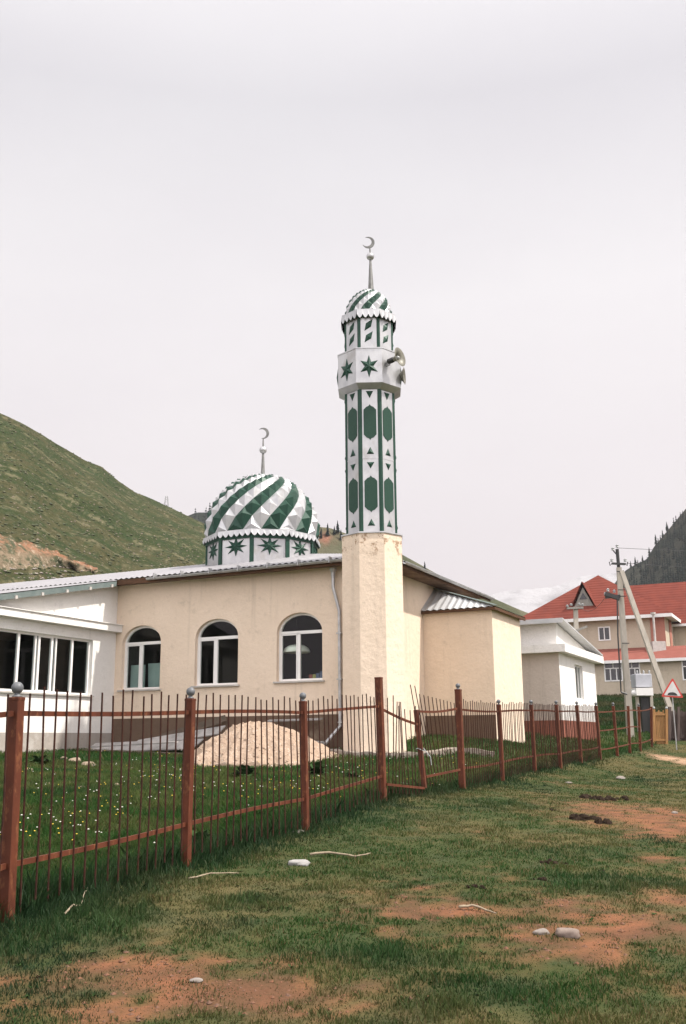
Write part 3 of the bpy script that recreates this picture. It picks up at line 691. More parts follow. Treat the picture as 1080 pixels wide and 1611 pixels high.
# hall dome
s_d = 5.6; t_d = TR
for _ in range(6):
    p = W(s_d, t_d, 0); want = at(413, 840, p.y); s_d += (p-Vector((want.x, want.y, 0))).dot(UL)*-1 if False else ((p.x-want.x)/math.cos(TH))
DC = W(s_d, t_d, 0); RD = 90.5/F*DC.y*1.0
zring = at(413, 832.5, DC.y-RD).z; ztop = at(413, 748.5, DC.y).z; HD = ztop-zring
zroof_d = zr0+(t_d+OVF)*TAN
dome = MB()
phase10 = -PI/2+math.radians(-4-1.5)
def poly(O, R, n, ph, z): return [O+Vector((math.cos(ph+2*PI*k/n), math.sin(ph+2*PI*k/n), 0))*R+ZU*z for k in range(n)]
RDr = RD*.975
lo = poly(DC, RDr, 10, phase10, zroof_d-1.4); hi = poly(DC, RDr, 10, phase10, zring-.03)
dome.add(lo+hi, [(k, (k+1) % 10, 10+(k+1) % 10, 10+k) for k in range(10)]); dome.quad(*hi)
drum = dome.build('dome', M['silver'], mosque)
st_ = MB()
for k in range(10):
    st_.bar(lo[k]+(lo[k]-DC).normalized()*0, hi[k], .13, .06, (hi[k]-DC).normalized().cross(ZU)*1)
st_.build('corner_strip', M['green'], drum)
zmid = (zring-.17+at(413, 878, DC.y-RD).z)/2
for k in range(10):
    a, b = hi[k], hi[(k+1) % 10]; nn = ((a+b)/2-DC); nn.z = 0; nn.normalize(); c = (a+b)/2; c.z = zmid-.05+.10; ex = (b-a).normalized()
    q = MB(); relief(q, star_pts(c+nn*.004, ex, ZU, 8, .35, .145, 1.12, .86), c, nn, .07); q.build('star', M['green'], drum)
va = MB(); scallop_ring(va, DC, RD*1.035, 10, zring, .20, 6, phase10, .10, flare=.03)
v1 = va.build('valance', M['silver'], drum, recalc=False)
vb = MB(); scallop_ring(vb, DC, RD*1.0, 10, zring-.012, .24, 1, phase10, .0); vb.build('valance_lining', M['green'], drum, recalc=False)
g_, s_, lm = dome_facets(DC+ZU*(zring+.02), RD*.985, HD-.03, 20, math.radians(8.8), math.radians(74), .075, phase10+math.radians(18))
g_.build('green_facet', M['green'], drum, recalc=False); s_.build('silver_facet', M['silver'], drum, recalc=False)
cp = MB(); Oc = DC+ZU*(zring+.02); cp.lathe(Oc, ZU, [(RD*.985*math.cos(a)*1.015, (HD-.03)*math.sin(a)*1.015) for a in np.linspace(lm-.16, PI/2, 7)], 20); cp.build('crown_cap', M['silver'], drum, smooth=True)
fi = MB(); zb1 = at(413, 708, DC.y).z; zc1 = at(413, 689, DC.y).z
fi.tube([DC+ZU*(ztop-.05), DC+ZU*(zb1)], [.075, .03], 8); fi.tube([DC+ZU*zb1, DC+ZU*zc1], [.03, .02], 8); fi.build('spire', M['finial'], drum)
bl = MB(); bl.ball(DC+ZU*zb1, .125, 14); bl.build('spire_ball', M['silver'], drum, smooth=True)
cr = MB(); ex = Vector((1, 0, 0)); cR = 9.5/F*DC.y; crescent(cr, DC+ZU*(zc1+cR*.86), ex, ZU, cR, cR*.86, cR*.34, .03, Vector((0, 1, 0)), PI+.25)
cr.build('crescent', M['finial'], drum)
# ------------------------------------------------------------------ minaret
MY = 25.7; MC = Vector((C0.x, MY, 0)); MC.x = at(588.5, 1050, MY).x
mz = gz(MC.x, MY-.8)
minaret = thing('minaret', 'slender octagonal minaret, cream masonry below and green and silver sheet metal above', 'minaret', Vector((MC.x, MY, mz)))
R_b = 48.0/.924/F*MY
ph8 = -PI/2+PI/8+math.radians(-2.0)
zcap = at(588, 838, MY-R_b*.92).z
def octa(R, z): return poly(MC, R, 8, ph8, z)
def shell(mb, R0, z0, R1, z1, top=True, bot=False):
    a, b = octa(R0, z0), octa(R1, z1); mb.add(a+b, [(k, (k+1) % 8, 8+(k+1) % 8, 8+k) for k in range(8)])
    if top: mb.quad(*b)
    if bot: mb.quad(*a)
b_ = MB(); shell(b_, R_b, mz-.5, R_b*.985, zcap)
M['tower'] = stucco('tower_render', (.78, .64, .505), (.70, .57, .44))
_nt = M['tower'].node_tree; _b = _nt.nodes['Principled BSDF']; _v = objcoord(_nt)
_sep = N(_nt, 'ShaderNodeSeparateXYZ'); _nt.links.new(_v, _sep.inputs[0])
def band(nt, zs, z0, z1):
    a = N(nt, 'ShaderNodeMapRange'); a.interpolation_type = 'SMOOTHSTEP'; nt.links.new(zs, a.inputs[0]); a.inputs[1].default_value = z0; a.inputs[2].default_value = z1; return a.outputs[0]
_old = _b.inputs['Base Color'].links[0].from_socket
_n1 = ramp(_nt, noise(_nt, 5.5, 6, .7, _v), .53, .60); _mul = N(_nt, 'ShaderNodeMath', operation='MULTIPLY')
_bz = band(_nt, _sep.outputs[2], zcap-mz-.75, zcap-mz-.30); _nt.links.new(_n1, _mul.inputs[0]); _nt.links.new(_bz, _mul.inputs[1])
_nt.links.new(mixc(_nt, _mul.outputs[0], _old, (.34, .23, .15)), _b.inputs['Base Color'])
b_.build('base', M['tower'], minaret)
fl_ = MB(); shell(fl_, R_b*1.02, zcap, R_b*1.02, zcap+.035, True, True); fl_.build('cap_flange', M['silver'], minaret)
R_s = 40.0/.924/F*MY; zA = lambda y, R=R_s: at(587, y, MY-R*.924).z
z_s0 = zcap+.036; R_g = 51.3/.924/F*MY; z_g0 = zA(607, R_g); z_g1 = zA(548, R_g); z_l1 = zA(490, R_s)
sh = MB(); shell(sh, R_s, z_s0, R_s*.99, z_g0+.02); shaft = sh.build('shaft', M['silver'], minaret)
def face(k, R):
    a0, a1 = ph8+2*PI*k/8, ph8+2*PI*(k+1)/8; am = (a0+a1)/2; nn = Vector((math.cos(am), math.sin(am), 0))
    return MC+nn*(R*math.cos(PI/8)), nn, Vector((-nn.y, nn.x, 0)), R*math.sin(PI/8)
def corner_strips(R, z0, z1, par, w=.10):
    for k in range(8):
        a = ph8+2*PI*k/8; d = Vector((math.cos(a), math.sin(a), 0)); p = MC+d*R
        q = MB(); e1 = Vector((-d.y, d.x, 0)); i_ = d*-.028
        o = [p+d*.012, p-e1*(w/2)+i_+d*.008, p-e1*(w/2)+i_-d*.02, p-d*.03, p+e1*(w/2)+i_-d*.02, p+e1*(w/2)+i_+d*.008]
        q.prism([x+ZU*z0 for x in o], ZU*(z1-z0)); q.build('corner_strip', M['green'], par)
corner_strips(R_s*1.0, z_s0, z_g0, shaft, .12)
sm_ = MB(); zsm = zA(720); shell(sm_, R_s*1.004, zsm-.02, R_s*1.004, zsm+.02, True, True); sm_.build('seam_band', M['silver'], shaft)
def plate(pts, nn, par, name, m, c=None, h=None):
    q = MB()
    if h: relief(q, pts, c, nn, h, .01)
    else: q.prism(pts, nn*.014)
    q.build(name, m, par)
for k in range(8):
    c, nn, ex, hw = face(k, R_s*.997); up = ZU
    for y0, y1 in ((636, 692), (748, 806)):
        z1, z0 = zA(y0), zA(y1); w = hw*.62; sh_ = .15
        pts = [(-w, z0+sh_), (-w*.55, z0+.07), (-w*.2, z0+.045), (0, z0), (w*.2, z0+.045), (w*.55, z0+.07), (w, z0+sh_), (w, z1-sh_), (w*.55, z1-.07), (w*.2, z1-.045), (0, z1), (-w*.2, z1-.045), (-w*.55, z1-.07), (-w, z1-sh_)]
        plate([c+ex*a+up*b-nn*.004 for a, b in pts], nn, shaft, 'green_panel', M['green2'])
    for y0, y1, dn in ((615, 626, 1), (703, 714, 0), (727, 737, 1), (816, 827, 0)):
        z1, z0 = zA(y0), zA(y1); w = hw*.36
        pts = [(-w, z1), (0, z0), (w, z1)] if dn else [(-w, z0), (w, z0), (0, z1)]
        cz = (z0+z1*2)/3 if dn else (z0*2+z1)/3
        plate([c+ex*a+up*b-nn*.004 for a, b in pts], nn, shaft, 'triangle_stud', M['green'], c+up*cz, .04)
ga = MB(); shell(ga, R_s*1.0, z_g0-.03, R_g, z_g0+.10, False); shell(ga, R_g, z_g0+.10, R_g, z_g1, False)
ga.v; shell(ga, R_g*1.015, z_g1, R_g*1.015, z_g1+.03, True, True)
gal = ga.build('gallery', M['silver'], minaret)
KSP = max(range(8), key=lambda k: face(k, 1)[1].dot(Vector((.72, -.69, 0))))
for k in range(8):
    if k == KSP: continue
    c, nn, ex, hw = face(k, R_g); c = c+ZU*((z_g0+.05+z_g1)/2)
    q = MB(); relief(q, star_pts(c-nn*.003, ex, ZU, 6, .30, .13, .88, 1.06), c, nn, .055); q.build('star', M['green'], gal)
R_l = R_s*.985; z_l0 = z_g1+.031
ln_ = MB(); shell(ln_, R_l, z_l0, R_l, z_l1); lant = ln_.build('lantern', M['silver'], minaret)
corner_strips(R_l, z_l0, z_l1, lant, .10)
for k in range(8):
    c, nn, ex, hw = face(k, R_l*.997)
    for y0, y1 in ((503, 519), (522, 537)):
        z1, z0 = zA(y0), zA(y1); zm = (z0+z1)/2; w = hw*.42
        pts = [c-ex*w+ZU*(z0-.02), c+ex*w*.62+ZU*(zm-.05), c+ex*w+ZU*(z1+.02), c-ex*w*.62+ZU*(zm+.05)]
        pts = [p-nn*.004 for p in pts]
        plate(pts, nn, lant, 'rhombus_stud', M['green'], c+ZU*zm, .035)
R_v = R_s*1.115
va = MB(); scallop_ring(va, MC, R_v, 8, z_l1+.03, .24, 4, ph8, .11, flare=.02); va.build('valance', M['silver'], minaret, recalc=False)
vb = MB(); scallop_ring(vb, MC, R_v*.965, 8, z_l1+.015, .185, 1, ph8, .0); vb.build('valance_lining', M['green'], minaret, recalc=False)
R_d = 38.5/F*MY; OD = MC+ZU*(z_l1+.05); z_dt = at(585, 458, MY).z; H_d = z_dt-OD.z
mb = MB(); mb.lathe(OD, ZU, [(R_d*.97*math.cos(a), H_d*.97*math.sin(a)) for a in np.linspace(0, PI/2, 8)], 24); cap_ = mb.build('dome', M['silver'], minaret, smooth=True)
g_, s_, lm = dome_facets(OD, R_d, H_d, 16, math.radians(9.6), math.radians(70), .075, ph8+PI/16)
g_.build('green_facet', M['green'], cap_, recalc=False); s_.build('silver_facet', M['silver'], cap_, recalc=False)
TOPX = lambda px, py: at(px, py, MY)
zb1 = TOPX(582.5, 403.5).z; tip = Vector((TOPX(583, 403).x, MY, zb1)); ft = Vector((TOPX(584, 455).x, MY, z_dt-.06))
fi = MB(); fi.tube([ft, tip], [.085, .025], 8); zc1 = TOPX(582, 390).z; fi.tube([tip, Vector((tip.x-.01, MY, zc1))], [.022, .02], 8)
sp = fi.build('spire', M['finial'], minaret)
bl = MB(); bl.ball(tip, .112, 14); bl.build('spire_ball', M['silver'], sp, smooth=True)
cr = MB(); cR = 10.6/F*MY; crescent(cr, Vector((TOPX(580, 380).x, MY-.015, zc1+cR*.94)), Vector((1, 0, 0)), ZU, cR, cR*.80, cR*.30, .03, Vector((0, 1, 0)), PI-.35); cr.build('crescent', M['finial'], sp)
# loudspeakers
def horn(name, label, O, ax, L, R):
    O, ax = Vector(O), Vector(ax).normalized(); t = thing(name, label, 'loudspeaker', O, 'horn loudspeakers on the minaret gallery')
    q = MB(); pr = [(.055, .10), (.06, .16), (.075, .22), (.11, .29), (.16, .345), (R, .40)]; pr = [(r, h*L/.4) for r, h in pr]
    q.lathe(O, ax, pr+[(R+.01, L), (R-.006, L*.99)]+[(r-.012, h) for r, h in pr[::-1]], 24); q.build('horn', M['hornm'], t, smooth=True)
    q = MB(); q.lathe(O, ax, [(0, -.06), (.07, -.06), (.075, .0), (.075, .10), (.05, .14), (0, .14)], 16); q.build('driver', M['black'], t, smooth=True)
    q = MB(); q.lathe(O, ax, [(.02, L*.5), (.05, L*.66), (.055, L*.8), (.035, L*.9), (0, L*.93)], 14); q.build('reflector', M['ceramic'], t, smooth=True)
    q = MB(); q.bar(O-ax*.05, O-ax*.30-ZU*.02, .03, .06); q.bar(O-ax*.0-ZU*.10, O-ax*.30-ZU*.1, .025, .04); q.build('bracket', M['steel'], t)
M['hornm'] = mat('weathered_horn', (.20, .19, .15), (.14, .135, .11), 9, rough=.5, metal=.2)
c, nn, ex, hw = face(1, R_g)
kk = max(range(8), key=lambda k: face(k, 1)[1].dot(Vector((.72, -.69, 0)))); c, nn, ex, hw = face(kk, R_g)
horn('loudspeaker', 'grey horn loudspeaker facing right on the front right side of the minaret gallery', c+nn*.11-ex*.16+ZU*(at(612, 572, c.y).z), (.80, -.58, .12), .32, .255)
kk = max(range(8), key=lambda k: face(k, 1)[1].dot(Vector((1, 0, 0)))); c, nn, ex, hw = face(kk, R_g)
horn('loudspeaker', 'grey horn loudspeaker seen edge on, low at the right rim of the minaret gallery', c+nn*-.22+ex*-.25+ZU*(at(630, 598, c.y).z), (.97, -.22, 0), .33, .225)
# ------------------------------------------------------------------ white annex (wing to the left)
annex = thing('annex', 'white rendered annex with a long strip window, left of the mosque front', 'building', W(SL+2, -4, gz(-9, 26)))
PW = lambda px, py: on_plane(px, py, W(SL, 0, 0), UL)
TW = lambda px, py=1040: -st(PW(px, py))[1]      # distance forward along the wing wall
ZW = lambda px, py: PW(px, py).z
def Pw(f, d, z): return W(SL+d, -f, z)           # f forward, d into the wing
LW = 8.5
SLW = (ZW(160, 919)-ZW(20, 935))/(TW(20, 935)-TW(160, 919))
zv0 = ZW(160, 919)+SLW*TW(160, 919)
SLW = max(SLW, .12)
zvf = lambda f: zv0-SLW*f
zled = (ZW(100, 978)); zwb = ZW(100, 1153)
wf = [TW(145, 1050), TW(118), TW(86), TW(65.5), TW(33), TW(-5), TW(-45)]
zw0, zw1 = ZW(100, 1092), ZW(100, 1001)
mb = MB(); wall_panel(mb, Pw, 0.0, LW, zwb, zvf, [(wf[0], wf[-1], zw0, zw1, 0)], .22)
mb.quad(Pw(LW, 0, zwb), Pw(LW, 9, zwb), Pw(LW, 9, zvf(LW)), Pw(LW, 0, zvf(LW)))
mb.build('wall', M['white'], annex)
q = MB(); q.box(Pw(-.0, -.03+.03, ZB-.2)-UL*0.0, VB*-LW, UL*.0+UL*.3, ZU*(zwb-ZB+.2-.004)); q.build('plinth', M['grey_plinth'], annex)
q = MB(); q.box(Pw(-.12+.12, -.22, zled-.10), VB*-LW, UL*.219, ZU*.20); q.box(Pw(0, -.26, zled+.101), VB*-LW, UL*.30, ZU*.02)
q.build('ledge', M['white'], annex)
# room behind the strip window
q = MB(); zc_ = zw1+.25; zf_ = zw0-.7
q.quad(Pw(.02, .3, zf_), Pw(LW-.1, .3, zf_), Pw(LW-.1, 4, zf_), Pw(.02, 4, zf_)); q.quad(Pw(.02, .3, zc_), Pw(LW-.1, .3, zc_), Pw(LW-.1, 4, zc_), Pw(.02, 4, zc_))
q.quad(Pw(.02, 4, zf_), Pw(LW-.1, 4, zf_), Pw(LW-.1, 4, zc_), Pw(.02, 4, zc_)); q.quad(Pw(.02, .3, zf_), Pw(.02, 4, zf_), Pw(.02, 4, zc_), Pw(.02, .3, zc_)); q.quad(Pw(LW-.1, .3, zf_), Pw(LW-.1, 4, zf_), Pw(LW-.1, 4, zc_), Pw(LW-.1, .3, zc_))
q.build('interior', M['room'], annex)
tot = wf[-1]-wf[0]; fr_ = [(f-wf[0])/tot for f in wf]
bars = [((f, 0), (f, 1), .075) for f in fr_[1:-1]]+[((fr_[2]-.035, 0), (fr_[2]-.035, 1), .05), ((fr_[3]+.03, 0), (fr_[3]+.03, 1), .05), ((fr_[2], .03), (fr_[3], .03), .07), ((fr_[2], .97), (fr_[3], .97), .07)]
window(annex, Pw, wf[0], wf[-1], zw0, zw1, 0, .10, bars, w=.06, th=.07)
# wing roof and verge
q = MB(); sv = SL-.35
corr_sheet(q, lambda s, t: W(s, t, zr0-.03-(-(t+OVF))*SLW if False else zr0-.035+(t+OVF)*SLW), sv, SLEFT, -LW-.5, -OVF+.02)
q.build('roof', M['tin'], annex, smooth=True, recalc=False)
q = MB(); a = W(sv+.01, -OVF, zr0-.06); b = W(sv+.01, -LW-.5, zr0-.06-(LW)*SLW); q.box(a-ZU*.15, UL*.03, b-a, ZU*.15); q.build('verge_board', M['teal'], annex)
q = MB()
for k in range(9):
    f = .7+k*.95; q = MB(); q.box(W(sv-.03, -f, zr0-.19-(f-OVF)*SLW-.04), UL*.38, VB*-.08, ZU*.085); q.build('purlin_end', M['sill'], annex)
q = MB(); q.quad(W(sv+.04, -OVF-.1, zr0-.10), W(SL, -OVF-.1, zr0-.10), W(SL, -LW-.5, zr0-.10-LW*SLW), W(sv+.04, -LW-.5, zr0-.10-LW*SLW)); q.build('soffit', M['board'], annex)
# ------------------------------------------------------------------ things seen through the windows
s0, s1, z0, zs, rise = wins[0]
t = thing('pendant_lamp', 'white dome lampshade hanging inside the right hand arched window', 'lamp', W((s0+s1)/2+.40, .60, z0))
cl = W((s0+s1)/2+.40, .60, z0+(zs-z0)*.62)
q = MB(); q.lathe(cl, ZU, [(.37, 0), (.38, .02), (.33, .12), (.22, .19), (.07, .22), (.0, .23)], 24); q.build('lampshade', M['lamp'], t, smooth=True)
q = MB(); q.tube([cl+ZU*.25, Vector((cl.x, cl.y, zt_hall-.32))], .01, 6); q.build('cord', M['black'], t)
s0, s1, z0, zs, rise = wins[2]
q = MB(); a = W(s1-.02, .42, zpl+.12); q.box(a, UL*-.50, VB*.04, ZU*(z0-zpl+.62)); tag(q.build('board', M['boardgreen']), 'pale board standing upright behind the left light of the leftmost arched window', 'board')
q = MB(); a = W(s1-.62, .55, zpl+.12); q.box(a, UL*-.48, VB*.04, ZU*(z0-zpl+.66)+UL*.08); tag(q.build('board', M['boardgreen']), 'pale green board leaning behind the right light of the leftmost arched window', 'board')
s0, s1, z0, zs, rise = wins[0]
for k in range(5):
    q = MB(); q.box(W(s0+.08+.11*k, .40, z0+.0), UL*.09, VB*.2, ZU*random.uniform(.16, .30))
    tag(q.build('book', mat('book_cover_%d' % k, random.choice([(.10, .12, .2), (.35, .3, .1), (.3, .08, .06), (.4, .38, .34)]), rough=.6)), 'book standing on the ledge inside the right hand arched window', 'book', 'books inside the right hand arched window')
q = MB(); q.box(W(s0+.02, .39, z0-.05), UL*.7, VB*.25, ZU*.045); tag(q.build('shelf', M['eavewood']), 'dark shelf carrying books inside the right hand arched window', 'shelf')
# ------------------------------------------------------------------ sand heap
def heap(name, cx, cy, rx, ry, h, m, label, cat):
    n, k = 150, 48; vs = []; fs = []
    for j in range(k+1):
        r = j/k
        for i in range(n):
            a = 2*PI*i/n; px_, py_ = cx+math.cos(a)*r*rx, cy+math.sin(a)*r*ry
            wob = 1+.13*math.sin(3*a+1)+.08*math.sin(7*a)+.05*math.sin(13*a+2)
            prof = max(0, 1-(r/wob)**1.35 if r < 1 else 0); prof = min(prof, .93-.25*(r/wob)) if r/wob < .25 else prof
            z = gz(px_, py_)-.04+h*max(prof, -.1)+h*.10*(float(fbm(np.array(px_*3.2), np.array(py_*3.2)))-.5)+h*.085*(float(fbm(np.array(px_*11.), np.array(py_*11.)))-.5)
            if j == k: z = gz(px_, py_)-.1
            vs.append((px_, py_, z))
    for j in range(k):
        for i in range(n): fs.append((j*n+i, j*n+(i+1) % n, (j+1)*n+(i+1) % n, (j+1)*n+i))
    mb = MB(); mb.add(vs, fs); rn_ = random.Random(4)
    for _ in range(int(420*rx/1.85)):
        j = int(k*rn_.random()**.5*.97); P = Vector(vs[j*n+rn_.randrange(n)]); r = rn_.uniform(.012, .04)
        mb.add([P+Vector((a*r*rn_.uniform(.7, 1.3), b_*r*rn_.uniform(.7, 1.3), c*r*rn_.uniform(.6, 1))) for a, b_, c in ((1, 0, 0), (-1, 0, 0), (0, 1, 0), (0, -1, 0), (0, 0, 1), (0, 0, -1))], [(0, 2, 4), (2, 1, 4), (1, 3, 4), (3, 0, 4), (2, 0, 5), (1, 2, 5), (3, 1, 5), (0, 3, 5)])
    o = mb.build(name, m, smooth=False, origin=(cx, cy, gz(cx, cy))); return tag(o, label, cat)
ms, nt, b = new_mat('gravelly_sand'); v = objcoord(nt)
c_ = mixc(nt, ramp(nt, noise(nt, 3, 5, .6, v), .35, .7), (.38, .28, .205), (.30, .215, .155))
vo = N(nt, 'ShaderNodeTexVoronoi'); vo.inputs['Scale'].default_value = 14; nt.links.new(v, vo.inputs['Vector'])
c_ = mixc(nt, ramp(nt, vo.outputs['Distance'], .10, .28, (.75, .75, .75), (0, 0, 0)), c_, (.50, .44, .38))
c_ = mixc(nt, ramp(nt, noise(nt, 22, 4, .7, v), .58, .68), c_, (.26, .18, .13)); nt.links.new(c_, b.inputs['Base Color']); b.inputs['Roughness'].default_value = .95
bump(nt, b, noise(nt, 24, 5, .7, v), .8, .03); M['sand'] = ms
hz = at(405, 1133, 25.2).z-gz(SAND[0], SAND[1])
heap('sand_heap', SAND[0], SAND[1], 1.85, 1.5, hz*1.06, M['sand'], 'heap of pale sand and gravel in front of the mosque windows', 'sand heap')
heap('sand_heap', at(500, 1185, 25).x, 25.0, .75, .5, .22, M['sand'], 'small low spill of sand at the right foot of the big heap', 'sand heap')
def pebble(name, label, px, py, wpx, m, cat='stone', flat=.5, group=None, P=None, cubic=False, rz=0):
    P = P or gpt(px, py); r = wpx/2*P.y/F
    bm = bmesh.new(); bmesh.ops.create_icosphere(bm, subdivisions=3, radius=1)
    sd = random.random()*50
    for v_ in bm.verts:
        n_ = 1+.28*(float(fbm(np.array(v_.co.x*1.4+sd), np.array(v_.co.y*1.4+v_.co.z*2+sd)))-.5)*2
        if cubic:
            m_ = max(abs(v_.co.x), abs(v_.co.y), abs(v_.co.z)); v_.co = v_.co.lerp(v_.co/m_, .6)
        v_.co = Vector((v_.co.x*r*n_, v_.co.y*r*.8*n_, v_.co.z*r*flat*n_))
    bmesh.ops.rotate(bm, verts=bm.verts, matrix=Matrix.Rotation(rz, 3, 'Z'))
    me = bpy.data.meshes.new(name); bm.to_mesh(me); bm.free(); me.materials.append(m); me.polygons.foreach_set('use_smooth', [True]*len(me.polygons))
    o = bpy.data.objects.new(name, me); COL.objects.link(o); o.location = P+ZU*(r*flat*.28); return tag(o, label, cat, group)
q = MB(); kp = [gpt(516, 1187), gpt(560, 1192), gpt(612, 1193), gpt(664, 1192), gpt(720, 1185), gpt(790, 1192)]
fine = []
for k in range(len(kp)-1):
    for j in range(6): p = kp[k].lerp(kp[k+1], j/6); p.z = gz(p.x, p.y); fine.append(p)
for k in range(len(fine)-1): q.bar(fine[k]+ZU*(.05+.012*math.sin(k*1.7)), fine[k+1]+ZU*(.05+.012*math.sin((k+1)*1.7)), .34+.06*math.sin(k*2.3), .14, fine[k+1]-fine[k] if False else (fine[k+1]-fine[k]).cross(ZU))
tag(q.build('kerb', mat('crumbling_concrete', (.29, .25, .21), (.20, .165, .13), 3, rough=.95, bscale=20)), kind='structure')
# stacked boards under the windows
def plank(label, A, B, w, th, m):
    q = MB(); q.bar(A, B, w, th, VB+ZU*(.5 if w > .3 else .15)); return tag(q.build('plank', m), label, 'plank', 'boards lying under the mosque windows')
gy = lambda P: Vector((P.x, P.y, gz(P.x, P.y)))
def fb(s, t, dz): P = W(s, t, 0); return gy(P)+ZU*dz
PK = [('wide grey sheet lying lowest under the left arched windows', 8.0, -1.3, .10, 4.3, -1.5, .30, .55, .03, 'board'), ('dark plank under the grey sheets below the left arched windows', 7.9, -1.75, .06, 4.6, -1.7, .05, .18, .05, 'boarddark'),
      ('pale grey sheet slanting across the board pile by the sand heap', 6.6, -1.15, .20, 3.9, -1.0, .62, .50, .03, 'board'), ('thin dark plank on top of the board pile', 5.9, -.8, .36, 4.1, -.75, .78, .14, .04, 'boarddark'),
      ('narrow grey batten at the front edge of the board pile', 7.4, -1.95, .18, 4.7, -1.85, .36, .10, .04, 'board'), ('brown plank standing on edge against the mosque plinth', 6.4, -.25, .35, 4.3, -.2, .85, .05, .16, 'boarddark'),
      ('long grey board propped level against the plinth right of the sand heap', 2.9, -.3, .78, 1.35, -.25, .80, .18, .035, 'board'), ('short pale board lying near the downpipe outlet', 1.9, -.7, .05, .7, -.6, .07, .3, .03, 'board'), ('grey board lying flat between the sand heap and the downpipe', 2.4, -.5, .30, 1.2, -.45, .22, .2, .03, 'board')]
for lb, sa, ta, za, sb, tb_, zb2, w, th, mm in PK: plank(lb, fb(sa, ta, za), fb(sb, tb_, zb2), w, th, M[mm])
# ------------------------------------------------------------------ stones, sticks, dung
def anchor(px, py): return gpt(px, py)
pebble('stone', 'flat white angular stone on the grass below the third fence post', 470, 1361, 32, M['chip'], flat=.3, cubic=True)
pebble('stone', 'grey oblong stone with a dark underside on bare earth', 893, 1473, 34, M['stone2'], flat=.45, rz=-.2, cubic=True)
pebble('stone', 'pale grey stone left of a dandelion on bare earth', 852, 1471, 24, M['stone'], flat=.5)
pebble('stone', 'pale stone at the foot of the third fence post', 470, 1312, 20, M['stone'], flat=.4)
pebble('stone', 'small pale stone on the red earth at the bottom', 309, 1545, 20, M['stone'], flat=.35)
pebble('stone', 'pink stone on the grass beyond the dung', 977, 1226, 14, M['stone'], flat=.5)
pebble('stone', 'white chip on the grass near the far fence', 895, 1233, 11, M['stone'], flat=.35)
pebble('stone', 'small pale stone on the right hand earth patch', 1062, 1282, 10, M['stone'], flat=.5)
YS = [(140, 1206, 22), (20, 1198, 16), (100, 1196, 12), (65, 1232, 12), (45, 1215, 16), (117, 1200, 20), (128, 1243, 14), (185, 1240, 16), (112, 1234, 10), (210, 1227, 14), (75, 1236, 9)]
for k, (a, b2, w) in enumerate(YS):
    pebble('stone', 'pale stone half sunk in the yard grass behind the nearest fence panel', a, b2, w, M['yardstone'], flat=.55, group='pale stones in the yard grass')
def stick(label, pts, r, lift=.012):
    P = [gpt(a, b2)+ZU*(lift+.015*(k % 2)) for k, (a, b2) in enumerate(pts)]
    fine = []
    for k in range(len(P)-1):
        for j in range(3): fine.append(P[k].lerp(P[k+1], j/3)+Vector((random.uniform(-.01, .01), random.uniform(-.01, .01), random.uniform(-.004, .004))))
    fine.append(P[-1]); n_ = len(fine); q = MB(); q.tube(fine, [r*.62*(1-.55*k/(n_-1)) for k in range(n_)], 7)
    return tag(q.build('stick', M['stick'], smooth=True), label, 'stick')
stick('long straight dry stick lying along the fence foot by the nearest post', [(25, 1394), (80, 1390), (140, 1386)], .014)
stick('crooked pale twig standing out of the grass near the nearest post', [(104, 1447), (116, 1437), (127, 1432), (132, 1415), (142, 1402)], .012, .035)
stick('short dry stick on the grass left of the second fence post', [(208, 1374), (243, 1368)], .012)
stick('dry stick on the grass right of the second fence post', [(298, 1386), (330, 1381), (376, 1376)], .013)
stick('pale knobbly stick on the grass beyond the white stone', [(487, 1349), (520, 1348), (560, 1352), (583, 1350)], .022, .025)
stick('pale curved stick at the edge of the right hand earth patch', [(722, 1433), (745, 1433), (765, 1438), (781, 1447)], .019, .02)
for lb, a, b2, w in (('wide flat dark dung patch on the grass before the large earth patch', 930, 1293, 52), ('long dark dung patch, the farthest from the camera', 935, 1257, 38), ('crumbled black dung lump in the middle of the grass', 864, 1358, 26), ('small black dung lump beside the crumbled one', 888, 1360, 13),
                   ('low dark dung lump nearest the camera in the middle group', 852, 1384, 24), ('dark dung beside the small earth patch', 748, 1398, 26), ('tiny dark dung lump left of the wide patch', 870, 1277, 12), ('small dark dung lump right of the middle group', 948, 1371, 12), ('dark dung streak on the grass behind the wide patch', 975, 1260, 32)):
    P = gpt(a, b2); r = w/2*P.y/F; q = MB(); rn_ = random.Random(a)
    for c in range(9):
        th = rn_.random()*2*PI; rr = r*rn_.random()**.6; cx_, cy_ = P.x+math.cos(th)*rr, P.y+math.sin(th)*rr*1.2; br_ = r*rn_.uniform(.22, .42); hh = .012+br_*rn_.uniform(.5, .95); zc2 = gz(cx_, cy_)-.008; nn_ = 11; vs = []
        for (fr2, fh) in ((1, 0), (.85, .55), (.5, .9)):
            for m_ in range(nn_): w2 = fr2*br_*rn_.uniform(.75, 1.2); vs.append((cx_+math.cos(2*PI*m_/nn_)*w2, cy_+math.sin(2*PI*m_/nn_)*w2, zc2+hh*fh*rn_.uniform(.8, 1.2)))
        vs.append((cx_, cy_, zc2+hh))
        q.add(vs, [(u*nn_+m_, u*nn_+(m_+1) % nn_, (u+1)*nn_+(m_+1) % nn_, (u+1)*nn_+m_) for u in range(2) for m_ in range(nn_)]+[(2*nn_+m_, 2*nn_+(m_+1) % nn_, 3*nn_) for m_ in range(nn_)])
    tag(q.build('dung', M['dung']), lb, 'dung')
